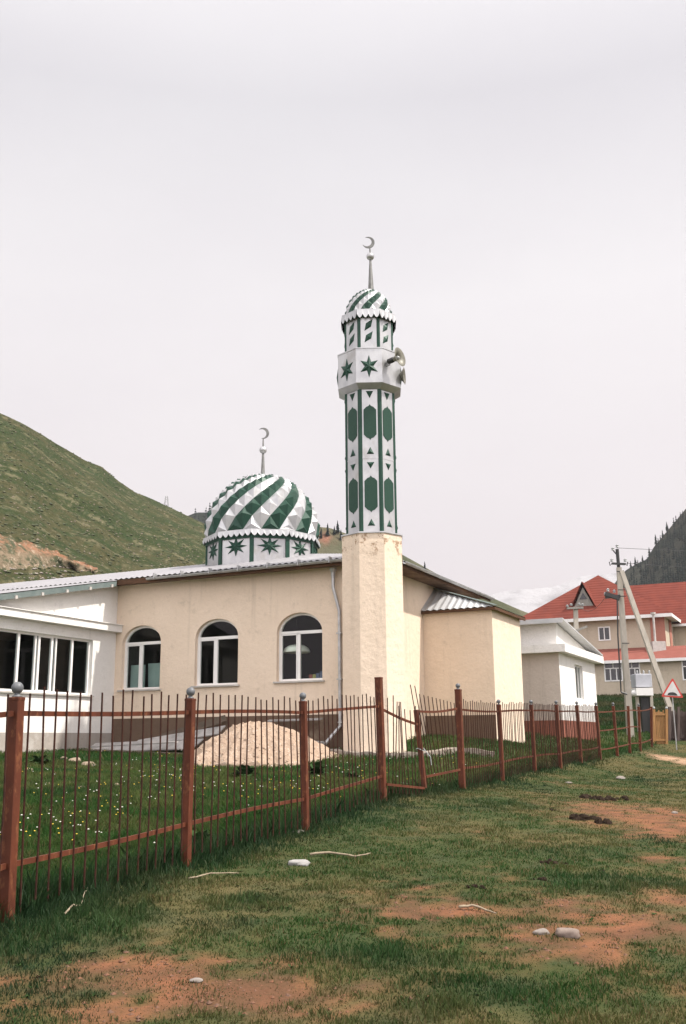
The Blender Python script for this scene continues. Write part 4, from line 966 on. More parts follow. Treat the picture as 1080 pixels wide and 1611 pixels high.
# broad-leaved weeds
def weed(label, px, py, R, n, h):
    P = gpt(px, py); q = MB()
    for k in range(n):
        a = random.random()*2*PI; L_ = R*random.uniform(.6, 1.1); w = L_*.22; el = random.uniform(.3, 1.2)
        d = Vector((math.cos(a)*math.cos(el), math.sin(a)*math.cos(el), math.sin(el)*h)); sd = Vector((-math.sin(a), math.cos(a), 0))
        b0_ = P+d*.02; m1 = P+d*L_*.55+ZU*.02; tp = P+d*L_-ZU*(L_*.25)
        q.add([b0_, m1+sd*w, tp, m1-sd*w, m1-ZU*.02], [(0, 1, 4), (1, 2, 4), (2, 3, 4), (3, 0, 4)])
    return tag(q.build('weed_clump', M['leafdark'], recalc=False), label, 'weed', 'broad leaved weeds in the yard')
weed('broad leaved dark weed in front of the sand heap, left of the third post', 385, 1226, .42, 42, 1.0)
weed('broad leaved dark weed just right of the third post', 497, 1222, .45, 46, 1.0)
weed('broad leaved dark weed against the annex plinth by the nearest post', 62, 1204, .36, 34, 1.0)
weed('low dark weed between the third and the tall post', 556, 1226, .30, 26, .8)
weed('grey green weed bush at the foot of the second fence post', 312, 1338, .26, 50, 1.1)
# ------------------------------------------------------------------ white outbuilding
OB = at(886, 1150, 34.0); OB.z = 0
def Q(s, t, z): return OB+UL*s+VB*t+ZU*z
so = lambda px, py=1080: (on_plane(px, py, OB, VB)-OB).dot(UL); to = lambda px, py=1080: (on_plane(px, py, OB, UL)-OB).dot(VB)
zo = lambda px, py: on_plane(px, py, OB, VB).z; zo2 = lambda px, py: on_plane(px, py, OB, UL).z
ob = thing('outbuilding', 'small white outbuilding with a red brown plinth and a single pitch roof beyond the mosque', 'building', Vector((OB.x, OB.y, gz(OB.x, OB.y))))
SO = 5.5; TO = to(938, 1080); zpo = zo(880, 1133); zbo = gz(OB.x, OB.y)-.5; zso = zo(883, 1024); zuo = zo(876, 979)
PoF = lambda s, d, z: Q(s, d, z); PoR = lambda f, d, z: Q(d, f, z)
t0_, t1_ = to(905, 1060), to(917, 1060)
q = MB(); wall_panel(q, PoR, 0, TO, zpo, zso-.05, [(t0_, t1_, zo2(911, 1100), zo2(911, 1047), 0)], .2)
q.quad(Q(0, TO, zpo), Q(SO, TO, zpo), Q(SO, TO, zso), Q(0, TO, zso)); wl = q.build('wall', M['white'], ob)
q = MB(); q.quad(Q(0, 0, zpo), Q(SO, 0, zpo), Q(SO, 0, zso-.05), Q(0, 0, zso-.05)); o_ = q.build('wall', M['pinkwhite'], ob); o_['label'] = 'dusty cream front wall'
q = MB(); q.box(Q(-.03, -.03, zbo), UL*SO, VB*(TO+.06), ZU*(zpo-zbo)); q.build('plinth', M['redplinth'], ob)
q = MB(); q.box(Q(-.30, -.30, zso-.05), UL*(SO+.3), VB*(TO+.6), ZU*.27); q.build('ledge', M['white'], ob)
q = MB(); zl2 = zso+.23; q.add([Q(.05, .05, zl2), Q(SO, .05, zl2), Q(SO, .05, zuo), Q(.05, .05, zuo)], [(0, 1, 2, 3)]); q.add([Q(.05, .05, zl2), Q(.05, TO, zl2), Q(.05, .05, zuo)], [(0, 1, 2)]); q.build('gable', M['white'], ob)
q = MB(); a = Q(-.28, -.30, zuo+.06); b = Q(-.28, TO+.35, zl2+.02); q.box(a, UL*(SO+.28), b-a, ZU*.05); q.box(Q(-.28, -.32, zuo-.05), UL*(SO+.28), VB*.02, ZU*.16); q.build('roof', M['tin2'], ob)
window(ob, PoR, t0_, t1_, zo2(911, 1100), zo2(911, 1047), 0, .08, [((.33, 0), (.33, 1), .05), ((.66, 0), (.66, 1), .05)], w=.05, th=.05, sill=False)
q = MB(); q.quad(Q(.5, .3, zpo), Q(.5, TO-.2, zpo), Q(.5, TO-.2, zso), Q(.5, .3, zso)); q.build('interior', M['room'], ob)
# ------------------------------------------------------------------ red-roofed house
HB = at(1054, 1080, 78.0); HB.z = 0
def Hh(s, t, z): return HB+UL*s+VB*t+ZU*z
hp = lambda px, py, t=0: on_plane(px, py, Hh(0, t, 0), VB)
hs = lambda px, py, t=0: (hp(px, py, t)-HB).dot(UL)
house = thing('house', 'two storey cream house with a red hipped roof and a small timber dormer', 'house', Vector((HB.x, HB.y, gz(HB.x, HB.y))))
zh0 = hp(1000, 1097, -3).z-1.2; zhe = hp(1000, 970).z; SH = hs(822, 970); TH2 = SH*.9
sR = hs(1047, 1000)
tl = -3.2; zle = hp(1000, 1040, tl).z; zlt = hp(1000, 1019).z
q = MB()
q.quad(Hh(sR, 0, zh0), Hh(SH, 0, zh0), Hh(SH, 0, zhe), Hh(sR, 0, zhe)); q.quad(Hh(sR, 0, zh0), Hh(sR, TH2, zh0), Hh(sR, TH2, zhe), Hh(sR, 0, zhe))
q.quad(Hh(SH, 0, zh0), Hh(SH, TH2, zh0), Hh(SH, TH2, zhe), Hh(SH, 0, zhe)); q.quad(Hh(sR, TH2, zh0), Hh(SH, TH2, zh0), Hh(SH, TH2, zhe), Hh(sR, TH2, zhe))
sL0, sL1 = hs(1130, 1060, tl), hs(905, 1060, tl)
q.quad(Hh(sL0, tl, zh0), Hh(sL1, tl, zh0), Hh(sL1, tl, zle), Hh(sL0, tl, zle)); q.quad(Hh(sL0, tl, zh0), Hh(sL0, 0, zh0), Hh(sL0, 0, zle), Hh(sL0, tl, zle)); q.quad(Hh(sL1, tl, zh0), Hh(sL1, 0, zh0), Hh(sL1, 0, zlt), Hh(sL1, tl, zle))
# rear block
gb0, gb1 = -7.0, 4.0
zge = zhe-.3
q.quad(Hh(gb0, 5, zh0), Hh(gb1, 5, zh0), Hh(gb1, 5, zge), Hh(gb0, 5, zge)); q.quad(Hh(gb0, 5, zh0), Hh(gb0, 13, zh0), Hh(gb0, 13, zge), Hh(gb0, 5, zge))
q.build('wall', M['house'], house)
zfnd = hp(1000, 1093, tl).z
q = MB(); q.box(Hh(sL0-.05, tl-.06, zh0), UL*(sL1-sL0), VB*.05, ZU*(zfnd-zh0)); q.build('plinth', M['plinth'], house)
q = MB(); ov = .7; zp = at(924, 910, HB.y+SH*.43+3).z; sp_ = hs(924, 940); ap = Hh((sR+SH)/2-.2, TH2/2, zp)
zr_ = zhe+.05; c4 = [Hh(sR-ov, -ov, zr_), Hh(SH+ov, -ov, zr_), Hh(SH+ov, TH2+ov, zr_), Hh(sR-ov, TH2+ov, zr_)]
apf = Hh((sR+SH)/2, TH2/2-1.0, zp); apb = Hh((sR+SH)/2, TH2/2+1.5, zp)
q.quad(c4[0], c4[1], apf); q.quad(c4[1], c4[2], apb, apf); q.quad(c4[2], c4[3], apb); q.quad(c4[3], c4[0], apf, apb)
zg = at(1035, 931, HB.y+14).z; q.quad(Hh(gb0-.5, 4.4, zge), Hh(gb1, 4.4, zge), Hh(gb1, 9.2, zg), Hh(gb0-.5, 9.2, zg)); q.quad(Hh(gb0-.5, 14, zge), Hh(gb1, 14, zge), Hh(gb1, 9.2, zg), Hh(gb0-.5, 9.2, zg))
roof_m, nt, b = new_mat('red_profiled_roof'); v = objcoord(nt)
wv = N(nt, 'ShaderNodeTexWave'); wv.inputs['Scale'].default_value = 1.3; wv.bands_direction = 'Z'; wv.inputs['Distortion'].default_value = .4; nt.links.new(v, wv.inputs['Vector'])
nt.links.new(mixc(nt, ramp(nt, noise(nt, .8, 5, .6, v), .35, .65), (.165, .040, .027), (.125, .031, .022)), b.inputs['Base Color']); b.inputs['Roughness'].default_value = .85; b.inputs['Specular IOR Level'].default_value = .15; bump(nt, b, wv.outputs[0], .5, .05)
hr = q.build('roof', roof_m, house)
q = MB(); q.box(Hh(sR-ov, -ov, zhe-.22), UL*(SH-sR+2*ov), VB*.05, ZU*.26); q.box(Hh(sR-ov, -ov+.06, zhe-.22), UL*.05, VB*(TH2+2*ov-.1), ZU*.26)
q.quad(Hh(sR-ov, -ov, zhe-.1), Hh(SH+ov, -ov, zhe-.1), Hh(SH+ov, .1, zhe-.1), Hh(sR-ov, .1, zhe-.1)); q.quad(Hh(sR-ov, -ov, zhe-.102), Hh(sR+.1, -ov, zhe-.102), Hh(sR+.1, TH2, zhe-.102), Hh(sR-ov, TH2, zhe-.102))
q.box(Hh(gb0-.5, 4.35, zge-.2), UL*(gb1-gb0), VB*.05, ZU*.2); q.box(Hh(sL0-.3, tl-.55, zle-.14), UL*(sL1-sL0+.6), VB*.06, ZU*.22)
q.quad(Hh(sL0-.3, tl-.5, zle-.02), Hh(sL1+.3, tl-.5, zle-.02), Hh(sL1+.3, tl, zle-.02), Hh(sL0-.3, tl, zle-.02))
q.build('eave_trim', M['upvc'], house)
q = MB(); q.quad(Hh(sL0-.3, tl-.55, zle+.08), Hh(sL1+.3, tl-.55, zle+.08), Hh(sL1+.3, 0, zlt), Hh(sL0-.3, 0, zlt)); q.build('porch_roof', M['pinkroof'], house)
# dormer: triangular timber front
zd0 = hp(918, 957, .6).z; zd1 = hp(918, 917, .6).z; sdc = hs(918, 940, .6); dw = abs(hs(898, 957, .6)-hs(938, 957, .6))/2; bk = VB*3.0
q = MB(); q.prism([Hh(sdc-dw*.8, .6, zd0+.06), Hh(sdc+dw*.8, .6, zd0+.06), Hh(sdc, .6, zd1-.35)], VB*.06); dm = q.build('dormer', M['greywood'], house)
q = MB(); P1_, P2_, P3_ = Hh(sdc-dw, .35, zd0), Hh(sdc+dw, .35, zd0), Hh(sdc, .35, zd1+.05)
q.box(P1_, (P3_-P1_), ZU*.05, bk); q.box(P2_, (P3_-P2_), ZU*.05, bk); q.build('dormer_roof', roof_m, dm)
q = MB(); q.prism([Hh(sdc-dw*.3, .57, zd0+.75), Hh(sdc+dw*.3, .57, zd0+.75), Hh(sdc, .57, zd0+1.3)], VB*.02); q.build('dormer_window', M['darkglass'], dm)
def hwin(px0, px1, py0, py1, t, cols, trans):
    s1_, s0_ = hs(px0, py0, t), hs(px1, py0, t); z1, z0 = hp((px0+px1)/2, py0, t).z, hp((px0+px1)/2, py1, t).z
    P = lambda s, d, z: Hh(s, t-.05+d, z)
    mb = MB(); o = opening_outline(s0_, s1_, z0, z1, 0); i_ = opening_outline(s0_+.09, s1_-.09, z0+.09, z1-.09, 0); mb.ring([P(s, 0, z) for s, z in o], [P(s, 0, z) for s, z in i_], VB*.045)
    for c in range(1, cols):
        s = s0_+(s1_-s0_)*c/cols; zt_ = z0+(z1-z0)*trans if trans else z1; mb.bar(P(s, .02, z0), P(s, .02, zt_), .07, .04, UL)
    if trans:
        zt_ = z0+(z1-z0)*trans; mb.bar(P(s0_, .02, zt_), P(s1_, .02, zt_), .08, .04, ZU); mb.bar(P((s0_+s1_)/2, .02, zt_), P((s0_+s1_)/2, .02, z1), .07, .04, UL)
    w_ = mb.build('window', M['upvc'], house); g2 = MB(); g2.quad(*[P(s, .03, z) for s, z in o]); g2.build('pane', M['darkglass'], w_)
hwin(950, 979, 1041, 1072, tl, 3, .66); hwin(981, 1007, 1041, 1072, tl, 3, .66); hwin(1072, 1102, 1037, 1070, tl, 3, .66)
hwin(941, 960, 986, 1008, 0, 2, 0)
q = MB(); a = hs(1045, 1000, -.04); 
q.box(Hh(sR-.03, -.06, zlt-.3), UL*1.1, VB*.05, ZU*(zhe-zlt+.2)); q.build('pilaster', M['salmon'], house); q = MB(); q.box(Hh(sR-.06, 2.4, zlt-.3), UL*.05, VB*1.2, ZU*(zhe-zlt+.2)); q.build('pilaster', M['salmon'], house)
q = MB(); pc = hp(1038, 1019, -1.4); q.box(Vector((pc.x-.5, pc.y, pc.z-.4)), Vector((1.0, 0, 0)), Vector((0, .7, 0)), ZU*.9); q.tube([Vector((pc.x-.2, pc.y+.3, pc.z+.3)), Vector((pc.x-.2, pc.y+.3, pc.z+2.6))], .09, 8); q.tube([Vector((pc.x-.2, pc.y+.3, pc.z+2.6)), Vector((pc.x-.2, pc.y+.3, pc.z+2.75))], .2, 8); q.build('chimney', M['sill'], house)
# ------------------------------------------------------------------ utility poles
def taper(mb, A, B, w0, w1, side=Vector((1, 0, 0))):
    A, B = Vector(A), Vector(B); d = (B-A).normalized(); a = (side-d*side.dot(d)).normalized(); b = d.cross(a)
    lo = [A+a*x*w0/2+b*y*w0/2 for x, y in ((-1, -1), (1, -1), (1, 1), (-1, 1))]; hi = [B+a*x*w1/2+b*y*w1/2 for x, y in ((-1, -1), (1, -1), (1, 1), (-1, 1))]
    mb.add(lo+hi, [(3, 2, 1, 0), (4, 5, 6, 7)]+[(k, (k+1) % 4, 4+(k+1) % 4, 4+k) for k in range(4)])
PY = 40.0
def pp(px, py, Y=PY): return at(px, py, Y)
def insul(mb, P, s=1.0): mb.lathe(P, ZU, [(.02, 0), (.055*s, .02), (.035*s, .06), (.06*s, .09), (.02, .14), (0, .15)], 8)
base = pp(992.5, 1160); base.z = gz(base.x, base.y)-.2
pole = thing('utility_pole', 'tall grey concrete power pole with a leaning brace strut, crossarms and insulators', 'power pole', base)
q = MB(); taper(q, base, pp(974, 893), .25, .175); q.build('shaft', M['concrete'], pole)
q = MB(); b2_ = pp(1066, 1115, 39.6); b2_.z -= .0; taper(q, pp(1068.5, 1122, 39.6)-ZU*1.0, pp(978, 898, 39.75), .20, .16); q.build('strut', M['concrete'], pole)
q = MB(); q.tube([pp(974, 897), pp(971.3, 864)], .07, 8); q.bar(pp(963, 886.5, 39.85), pp(984, 887.5, 39.85), .08, .08); q.tube([pp(965, 866), pp(971, 873)], .025, 6); q.bar(pp(952, 934, 39.8), pp(975, 941.5, 39.8), .16, .16); q.bar(pp(953, 940, 39.8), pp(976, 937.5, 39.8), .10, .10)
for y in (899, 928, 938, 1012): q.bar(pp(970+(y-890)*.075, y, 39.74), pp(981+(y-890)*.075, y, 39.74), .07, .03)
q.build('crossarm', M['black'], pole)
for a, b2 in ((971.3, 861.5), (964.5, 866), (963, 884), (984, 884), (957, 931), (967, 933), (953, 937)): q = MB(); insul(q, pp(a, b2, 39.85), 1.2); q.build('insulator', M['ceramic'], pole)
for sx_ in (-1, 1): MB().tube([pp(973.5+10*sx_, 886, 39.85), pp(973.5+13.5*sx_, 890, 39.85), pp(973.5+14.5*sx_, 884, 39.85)], .02, 6).build('hook', M['black'], pole)
q = MB(); q.tube([pp(971.5, 942, 39.7), pp(972.5, 1000, 39.7), pp(977.5, 1089, 39.7)], .03, 6); q.tube([pp(977.5, 1089, 39.7), pp(987, 1092, 39.7)], .04, 6); q.build('conduit', M['black'], pole)
base2 = pp(908, 1100, 62); base2.z = gz(base2.x, base2.y)
p2 = thing('utility_pole', 'distant thin power pole standing between the white outbuilding and the red roofed house', 'power pole', base2)
q = MB(); taper(q, base2, pp(906, 955, 62), .34, .24); q.build('shaft', M['concrete'], p2)
MB().bar(pp(892, 957, 61.8), pp(918, 956, 61.8), .12, .12).build('crossarm', M['greywood'], p2); MB().bar(pp(907, 992, 61.8), pp(924, 985.5, 61.8), .14, .14).build('crossarm', M['greywood'], p2)
for a, b2 in ((893, 955), (899, 953), (912, 952), (917, 953)): q = MB(); insul(q, pp(a, b2, 61.8), 1.8); q.build('insulator', M['ceramic'], p2)
def wire(label, A, B, sag):
    q = MB(); q.tube([A.lerp(B, k/16)-ZU*(sag*4*(k/16)*(1-k/16)) for k in range(17)], .009, 5); return tag(q.build('power_line', M['wire']), label, 'wire', 'power lines at the concrete pole')
wire('thin power line running right from the mast tip of the concrete pole', pp(971.3, 862), Vector((62, 70, 15.5)), .8)
wire('thin power line running right from the upper crossarm of the concrete pole', pp(984, 886), Vector((63, 70, 13.5)), .8)
wire('thin power line from the concrete pole back to the distant thin pole', pp(957, 932), pp(912, 954, 61.8), .5)
# ------------------------------------------------------------------ transformer kiosk
kx = thing('transformer', 'grey steel transformer cabinet on legs behind the far fence', 'transformer', Vector((pp(1013, 1100, 42).x, 42, gz(pp(1013, 1100, 42).x, 42))))
q = MB(); a = pp(1001, 1081, 41.6); b = pp(1027, 1081, 41.6); h = pp(1001, 1060, 41.6).z-a.z; q.box(a, b-a, Vector((0, .7, 0)), ZU*h); q.build('cabinet', M['boxgrey'], kx, bevel=.02)
q = MB(); a2 = pp(1002, 1094, 41.4); b2_ = pp(1028.5, 1094, 41.4); h2 = pp(1002, 1082, 41.4).z-a2.z; q.add([a2, b2_, b2_+ZU*h2, a2+ZU*(h2*.98), a2+Vector((0, .9, 0)), b2_+Vector((0, .9, 0)), b2_+Vector((0, .9, h2)), a2+Vector((0, .9, h2))], [(0, 1, 2, 3), (4, 5, 6, 7), (0, 1, 5, 4), (1, 2, 6, 5), (3, 0, 4, 7), (2, 3, 7, 6)]); q.ball(pp(998, 1091, 41.6), .13); q.build('lower_cabinet', M['upvc'], kx)
zg_ = gz(a2.x, 42)-.2
for px_ in (1003, 1025):
    q = MB(); p = pp(px_, 1094, 41.7); q.box(Vector((p.x-.06, 41.7, zg_)), Vector((.12, 0, 0)), Vector((0, .12, 0)), ZU*(p.z-zg_)); q.build('leg', M['concrete'], kx)
q = MB(); p = pp(1008, 1096, 41.75); q.box(Vector((p.x, 41.75, zg_)), Vector((.42, 0, 0)), Vector((0, .5, 0)), ZU*(p.z-zg_)); q.build('switch_box', M['black'], kx)
for px_ in (1003, 1013, 1022): q = MB(); insul(q, pp(px_, 1060, 41.8), .8); q.build('insulator', M['ceramic'], kx)
# ------------------------------------------------------------------ warning sign (triangle, hump pictogram)
SY = 36.6
sg_ = thing('road_sign', 'red bordered triangular warning sign showing a black road hump', 'road sign', Vector((at(1058, 1100, SY).x, SY, gz(at(1058, 1100, SY).x, SY))))
V3 = [at(1058.5, 1066, SY), at(1040.5, 1096, SY), at(1076, 1098, SY)]; cen = (V3[0]+V3[1]+V3[2])/3; back = Vector((0, 1, 0))
def rtri(k, dy, cut=.07):
    pts = []
    P = [cen+(v-cen)*k+Vector((0, dy, 0)) for v in V3]
    for i in range(3):
        a, b, c = P[i-1], P[i], P[(i+1) % 3]; pts += [b+(a-b)*cut, b+(a-b)*cut*.3+(c-b)*cut*.3, b+(c-b)*cut]
    return pts
q = MB(); q.prism(rtri(1, 0), back*.02); q.build('border', M['signred'], sg_)
q = MB(); q.prism(rtri(.76, -.006), back*.005); q.build('face', M['signwhite'], sg_)
bx = (V3[2]-V3[1]).normalized(); hb = cen+(V3[1].lerp(V3[2], .5)-cen)*.70+Vector((0, -.011, 0)); hw = (V3[2]-V3[1]).length*.22
q = MB(); q.prism([hb+bx*(hw*math.cos(a))+ZU*(hw*.62*math.sin(a)) for a in np.linspace(0, PI, 13)], back*.004); q.build('hump_symbol', M['black'], sg_)
q = MB(); pz = gz(cen.x, SY)-.2; q.tube([Vector((cen.x, SY+.06, pz)), Vector((cen.x, SY+.06, V3[0].z-.1))], .022, 8); q.build('sign_post', M['gutter'], sg_)
# ------------------------------------------------------------------ wooden gate and plank fence at the far right
gt = thing('wooden_gate', 'ochre wooden picket gate at the far end of the iron fence', 'gate', gpt(1040, 1178))
GY = 38.4
q = MB()
for k in range(8):
    px_ = 1030.5+k*2.45; q.box(at(px_, 1176, GY), Vector((.048, 0, 0)), Vector((0, .02, 0)), ZU*(at(px_, 1119, GY).z-at(px_, 1176, GY).z+.04*math.sin(k*2)))
q.build('board_panel', M['yellowwood'], gt)
for y in (1124, 1164): MB().bar(at(1029, y, GY-.03), at(1050, y, GY-.03), .03, .07).build('rail', M['yellowwood'], gt)
for px_ in (1029.5, 1049.5):
    A = at(px_, 1180, GY-.02); A.z = gz(A.x, A.y)-.1; B = at(px_-.5, 1116, GY-.02); p_ = MB().bar(A, B, .09, .09).build('post', M['yellowwood'], gt); c_ = MB(); c_.ball(B+ZU*.05, .055, 10); c_.build('cap', M['ceramic'], p_, smooth=True)
pf = thing('plank_fence', 'dark weathered plank fence at the right edge beyond the yellow gate', 'fence', gpt(1066, 1176))
q = MB()
for k in range(22):
    px_ = 1053+k*2.6; A = at(px_, 1172, 39.5); A.z = gz(A.x, A.y)-.05; B = at(px_, 1119+random.uniform(-2, 1.5), 39.5); q.box(A, Vector((.058, 0, 0)), Vector((0, .02, 0)), ZU*(B.z-A.z))
q.build('board_panel', M['darkwood'], pf)
for px_ in (1054, 1068, 1082, 1096):
    A = at(px_, 1178, 39.35); A.z = gz(A.x, A.y)-.1; MB().bar(A, at(px_, 1112, 39.35), .10, .10).build('post', M['darkwood'], pf)
for y in (1126, 1160): MB().bar(at(1052, y, 39.44), at(1110, y, 39.44), .04, .08).build('rail', M['darkwood'], pf)
# ------------------------------------------------------------------ hills
def hill(name, prof, pxs, foot, ridge, back, m, colfn, rough=2.0, nt_=90, tex=.03, zfoot=None, shape=1.0):
    """slope rising from a foot line to a ridge whose skyline is given in photo pixels"""
    nx = len(pxs); T = np.linspace(0, 1, nt_); px_ = np.array([p[0] for p in prof]); py_ = np.array([p[1] for p in prof])
    Xs = np.zeros((nt_+14, nx)); Ys = np.zeros_like(Xs); Zs = np.zeros_like(Xs)
    for i, p in enumerate(pxs):
        yy = np.interp(p, px_, py_); rd = ridge(p); R_ = at(p, yy, rd); fd_ = foot(p); f_ = at(p, 1165, fd_)
        z0 = zfoot if zfoot is not None else 3.0
        for k, t in enumerate(T):
            d = fd_+(rd-fd_)*t; a = at(p, 1165, d)
            Xs[k, i] = a.x; Ys[k, i] = d; Zs[k, i] = z0+(R_.z-z0)*(t**shape)
        for k in range(14):
            t = (k+1)/14; d = rd+back*t; a = at(p, 1165, d); Xs[nt_+k, i] = a.x; Ys[nt_+k, i] = d; Zs[nt_+k, i] = R_.z-(R_.z-z0+8)*(t**1.4)
    n_ = fbm(Xs*tex, Ys*tex+Zs*tex, 5)-.5; w_ = np.r_[np.sin(np.clip(T, 0, 1)*PI*.93)*.8, np.linspace(.17, .2, 14)]
    Zs += rough*n_*w_[:, None]
    return grid_mesh(name, Xs, Ys, Zs, colfn(Xs, Ys, Zs), m), Xs, Ys, Zs
LP = [(-700, 420), (-300, 545), (0, 664), (40, 684), (80, 706), (110, 722), (140, 733), (170, 757), (200, 775), (255, 797), (300, 818), (330, 832), (400, 850), (480, 872), (560, 890)]
pxl = np.linspace(-700, 560, 420)
def lcol(X, Y, Z):
    a = fbm(X*.10, Y*.10+Z*.2, 5); b = fbm(X*.5+9, Y*.5+Z, 4); c = fbm(X*.9+4, Y*.4+Z*1.5, 3)
    co = lerpc((.031, .044, .016), (.060, .057, .027), sstep(.4, .65, a)); co = lerpc(co, (.17, .15, .09), sstep(.60, .74, b)*.7); co = lerpc(co, (.03, .05, .02), sstep(.56, .68, c)*.8)
    return co
M['hill'] = attr_mat('hill_turf', rough=.95, bscale=1.2, bstr=1.0, bdist=.6, speck=[(1.1, .50, .62, (.026, .036, .015), .85), (2.4, .60, .68, (.24, .20, .14), .8), (.5, .5, .7, (.085, .08, .035), .4)], spec=.05)
hl, HX, HY, HZ = hill('hillside', LP, pxl, lambda p: 48+.02*max(p, 0), lambda p: 150+.18*max(p, 0), 80, M['hill'], lcol, 7.0, 160, .045, shape=1.12); tag(hl, kind='structure')
# earth cutting low on the hillside
def hsurf(px, py):
    """point of the hillside under a photo pixel (search along one column of the hill mesh)"""
    i = int(np.argmin(np.abs(pxl-px))); best = None
    r = ray(px, py); tgt = r.z/r.y
    k = int(np.argmin(np.abs((HZ[:160, i]-EYE)/HY[:160, i]-tgt))); return Vector((HX[k, i], HY[k, i], HZ[k, i]))
def cutrow(f):   # upper and lower edge of the cutting at fraction f along it
    a = (-120+f*270); w_ = 4+40*max(0, 1-max(f-.40, 0)/.50)**1.2+3*math.sin(f*23); u = hsurf(a, 855+.29*max(a, -60)+2*math.sin(f*17)); l = hsurf(a, 857+.29*max(a, -60)+w_); return u, l
q = MB(); rows = []
for i in range(61):
    u, l = cutrow(i/60); rows.append([u.lerp(l, k/8)+Vector((0, -1.5, .30))*min(1, (8-k)/5)*min(1, (60-i)/12)+Vector((.5*(float(fbm(np.array(i*.35), np.array(k*.9)))-.5), -.35*math.sin(PI*k/8)*(.5+float(fbm(np.array(i*.5), np.array(k*.5+7)))) if k else -.2, -.15*math.sin(PI*k/8)+.35*(float(fbm(np.array(i*.6+3), np.array(k*.8)))-.5))) for k in range(9)])
q.add([p for r_ in rows for p in r_], [(i*9+k, (i+1)*9+k, (i+1)*9+k+1, i*9+k+1) for i in range(60) for k in range(8)])
mc_, nt, b = new_mat('bare_earth_cutting'); v = objcoord(nt); a_ = N(nt, 'ShaderNodeVertexColor'); a_.layer_name = 'Col'
c_ = mixc(nt, ramp(nt, noise(nt, .8, 6, .7, v), .46, .60), a_.outputs[0], (.045, .055, .022)); c_ = mixc(nt, ramp(nt, noise(nt, 2.4, 5, .7, v), .56, .66), c_, (.36, .29, .21)); c_ = mixc(nt, ramp(nt, noise(nt, 3.1, 5, .7, v), .60, .70), c_, (.09, .055, .035))
nt.links.new(c_, b.inputs['Base Color']); b.inputs['Roughness'].default_value = .95; bump(nt, b, noise(nt, 2, 6, .65, v), 1, .4); M['cut'] = mc_
oc = tag(q.build('earth_cutting', M['cut'], smooth=True, recalc=False), kind='structure')
ca = oc.data.color_attributes.new('Col', 'FLOAT_COLOR', 'POINT'); ccol = []
for i in range(61):
    for k in range(9): f_ = min(1, max(0, (k-2.2)/2)); ccol += [.24*(1-f_)+.20*f_, .115*(1-f_)+.15*f_, .06*(1-f_)+.095*f_, 1]
ca.data.foreach_set('color', ccol)
def scatter_rocks(name, label, n, region, size, m, cat, surf):
    q = MB()
    for _ in range(n):
        px_, py_ = region(); P = surf(px_, py_)
        if P is None: continue
        r = size*random.uniform(.4, 1.3); vs = []
        for v_ in ((1, 0, 0), (-1, 0, 0), (0, 1, 0), (0, -1, 0), (0, 0, 1), (0, 0, -1)):
            vs.append(P+Vector((v_[0]*r*random.uniform(.7, 1.3), v_[1]*r*random.uniform(.7, 1.3), v_[2]*r*.7*random.uniform(.6, 1.2))))
        q.add(vs, [(0, 2, 4), (2, 1, 4), (1, 3, 4), (3, 0, 4), (2, 0, 5), (1, 2, 5), (3, 1, 5), (0, 3, 5)])
    return tag(q.build(name, m, recalc=False), label, cat, kind='stuff')
def reg_cut():
    a = random.uniform(-20, 130); return a, 874+.26*a+random.uniform(-6, 30)
scatter_rocks('scree', 'loose pale stones scattered below the earth cutting on the green hillside', 150, reg_cut, .17, M['stone'], 'stones', hsurf)
def reg_hill():
    a = random.uniform(-40, 340); top = np.interp(a, [p[0] for p in LP], [p[1] for p in LP]); return a, top+random.random()**1.3*(905-top)
scatter_rocks('hillside_stones', 'pale stones scattered over the green hillside', 420, reg_hill, .15, M['stone2'], 'stones', hsurf)
scatter_rocks('scrub', 'low dark scrub tufts scattered over the green hillside', 1100, reg_hill, .24, M['scrub'], 'scrub', hsurf)
# right-hand wooded mountain
RP = [(860, 1010), (930, 972), (975, 930), (990, 912), (1005, 897), (1025, 886), (1040, 880), (1055, 858), (1080, 832), (1120, 790), (1200, 700), (1500, 520)]
def rcol(X, Y, Z):
    a = fbm(X*.03, Y*.03+Z*.06, 5); return lerpc((.018, .026, .021), (.045, .045, .036), sstep(.4, .7, a))
M['rmount'] = attr_mat('mountain_turf', rough=.95, bscale=.15, bstr=1, bdist=4, spec=.03)
pxr = np.linspace(860, 1500, 160)
rm_, RX, RY, RZ = hill('mountain', RP, pxr, lambda p: 230, lambda p: 420, 200, M['rmount'], rcol, 12, 90, .015); tag(rm_, kind='structure')
def conifer_mesh(q, P, h, seed, tiers=9, seg=9):
    rn_ = random.Random(seed); r0 = h*.19
    for k in range(tiers):
        f = k/tiers; z0 = h*(.10+.86*f); r = r0*(1-f)**.85*rn_.uniform(.8, 1.15)+h*.012; dz = h*.16
        vs = [P+ZU*(z0+dz)]
        for j in range(seg):
            a = 2*PI*(j+rn_.random()*.7)/seg; rr = r*rn_.uniform(.55, 1.2); vs.append(P+Vector((math.cos(a)*rr, math.sin(a)*rr, z0-h*.03*rn_.random())))
        q.add(vs, [(0, 1+j, 1+(j+1) % seg) for j in range(seg)])
def rsurf(px, py):
    i = int(np.argmin(np.abs(pxr-px))); r = ray(px, py); tgt = r.z/r.y; k = int(np.argmin(np.abs((RZ[:90, i]-EYE)/RY[:90, i]-tgt))); return Vector((RX[k, i], RY[k, i], RZ[k, i]))
def conifer(label, P, h, group, m=None):
    t = thing('conifer', label, 'conifer', P, group); q = MB(); conifer_mesh(q, P, h, random.random()); q.build('crown', m or M['conifer'], t, recalc=False)
    q = MB(); q.tube([P-ZU*.8, P+ZU*h*.9], [h*.018, h*.004], 6); q.build('trunk', M['bark'], t); return t
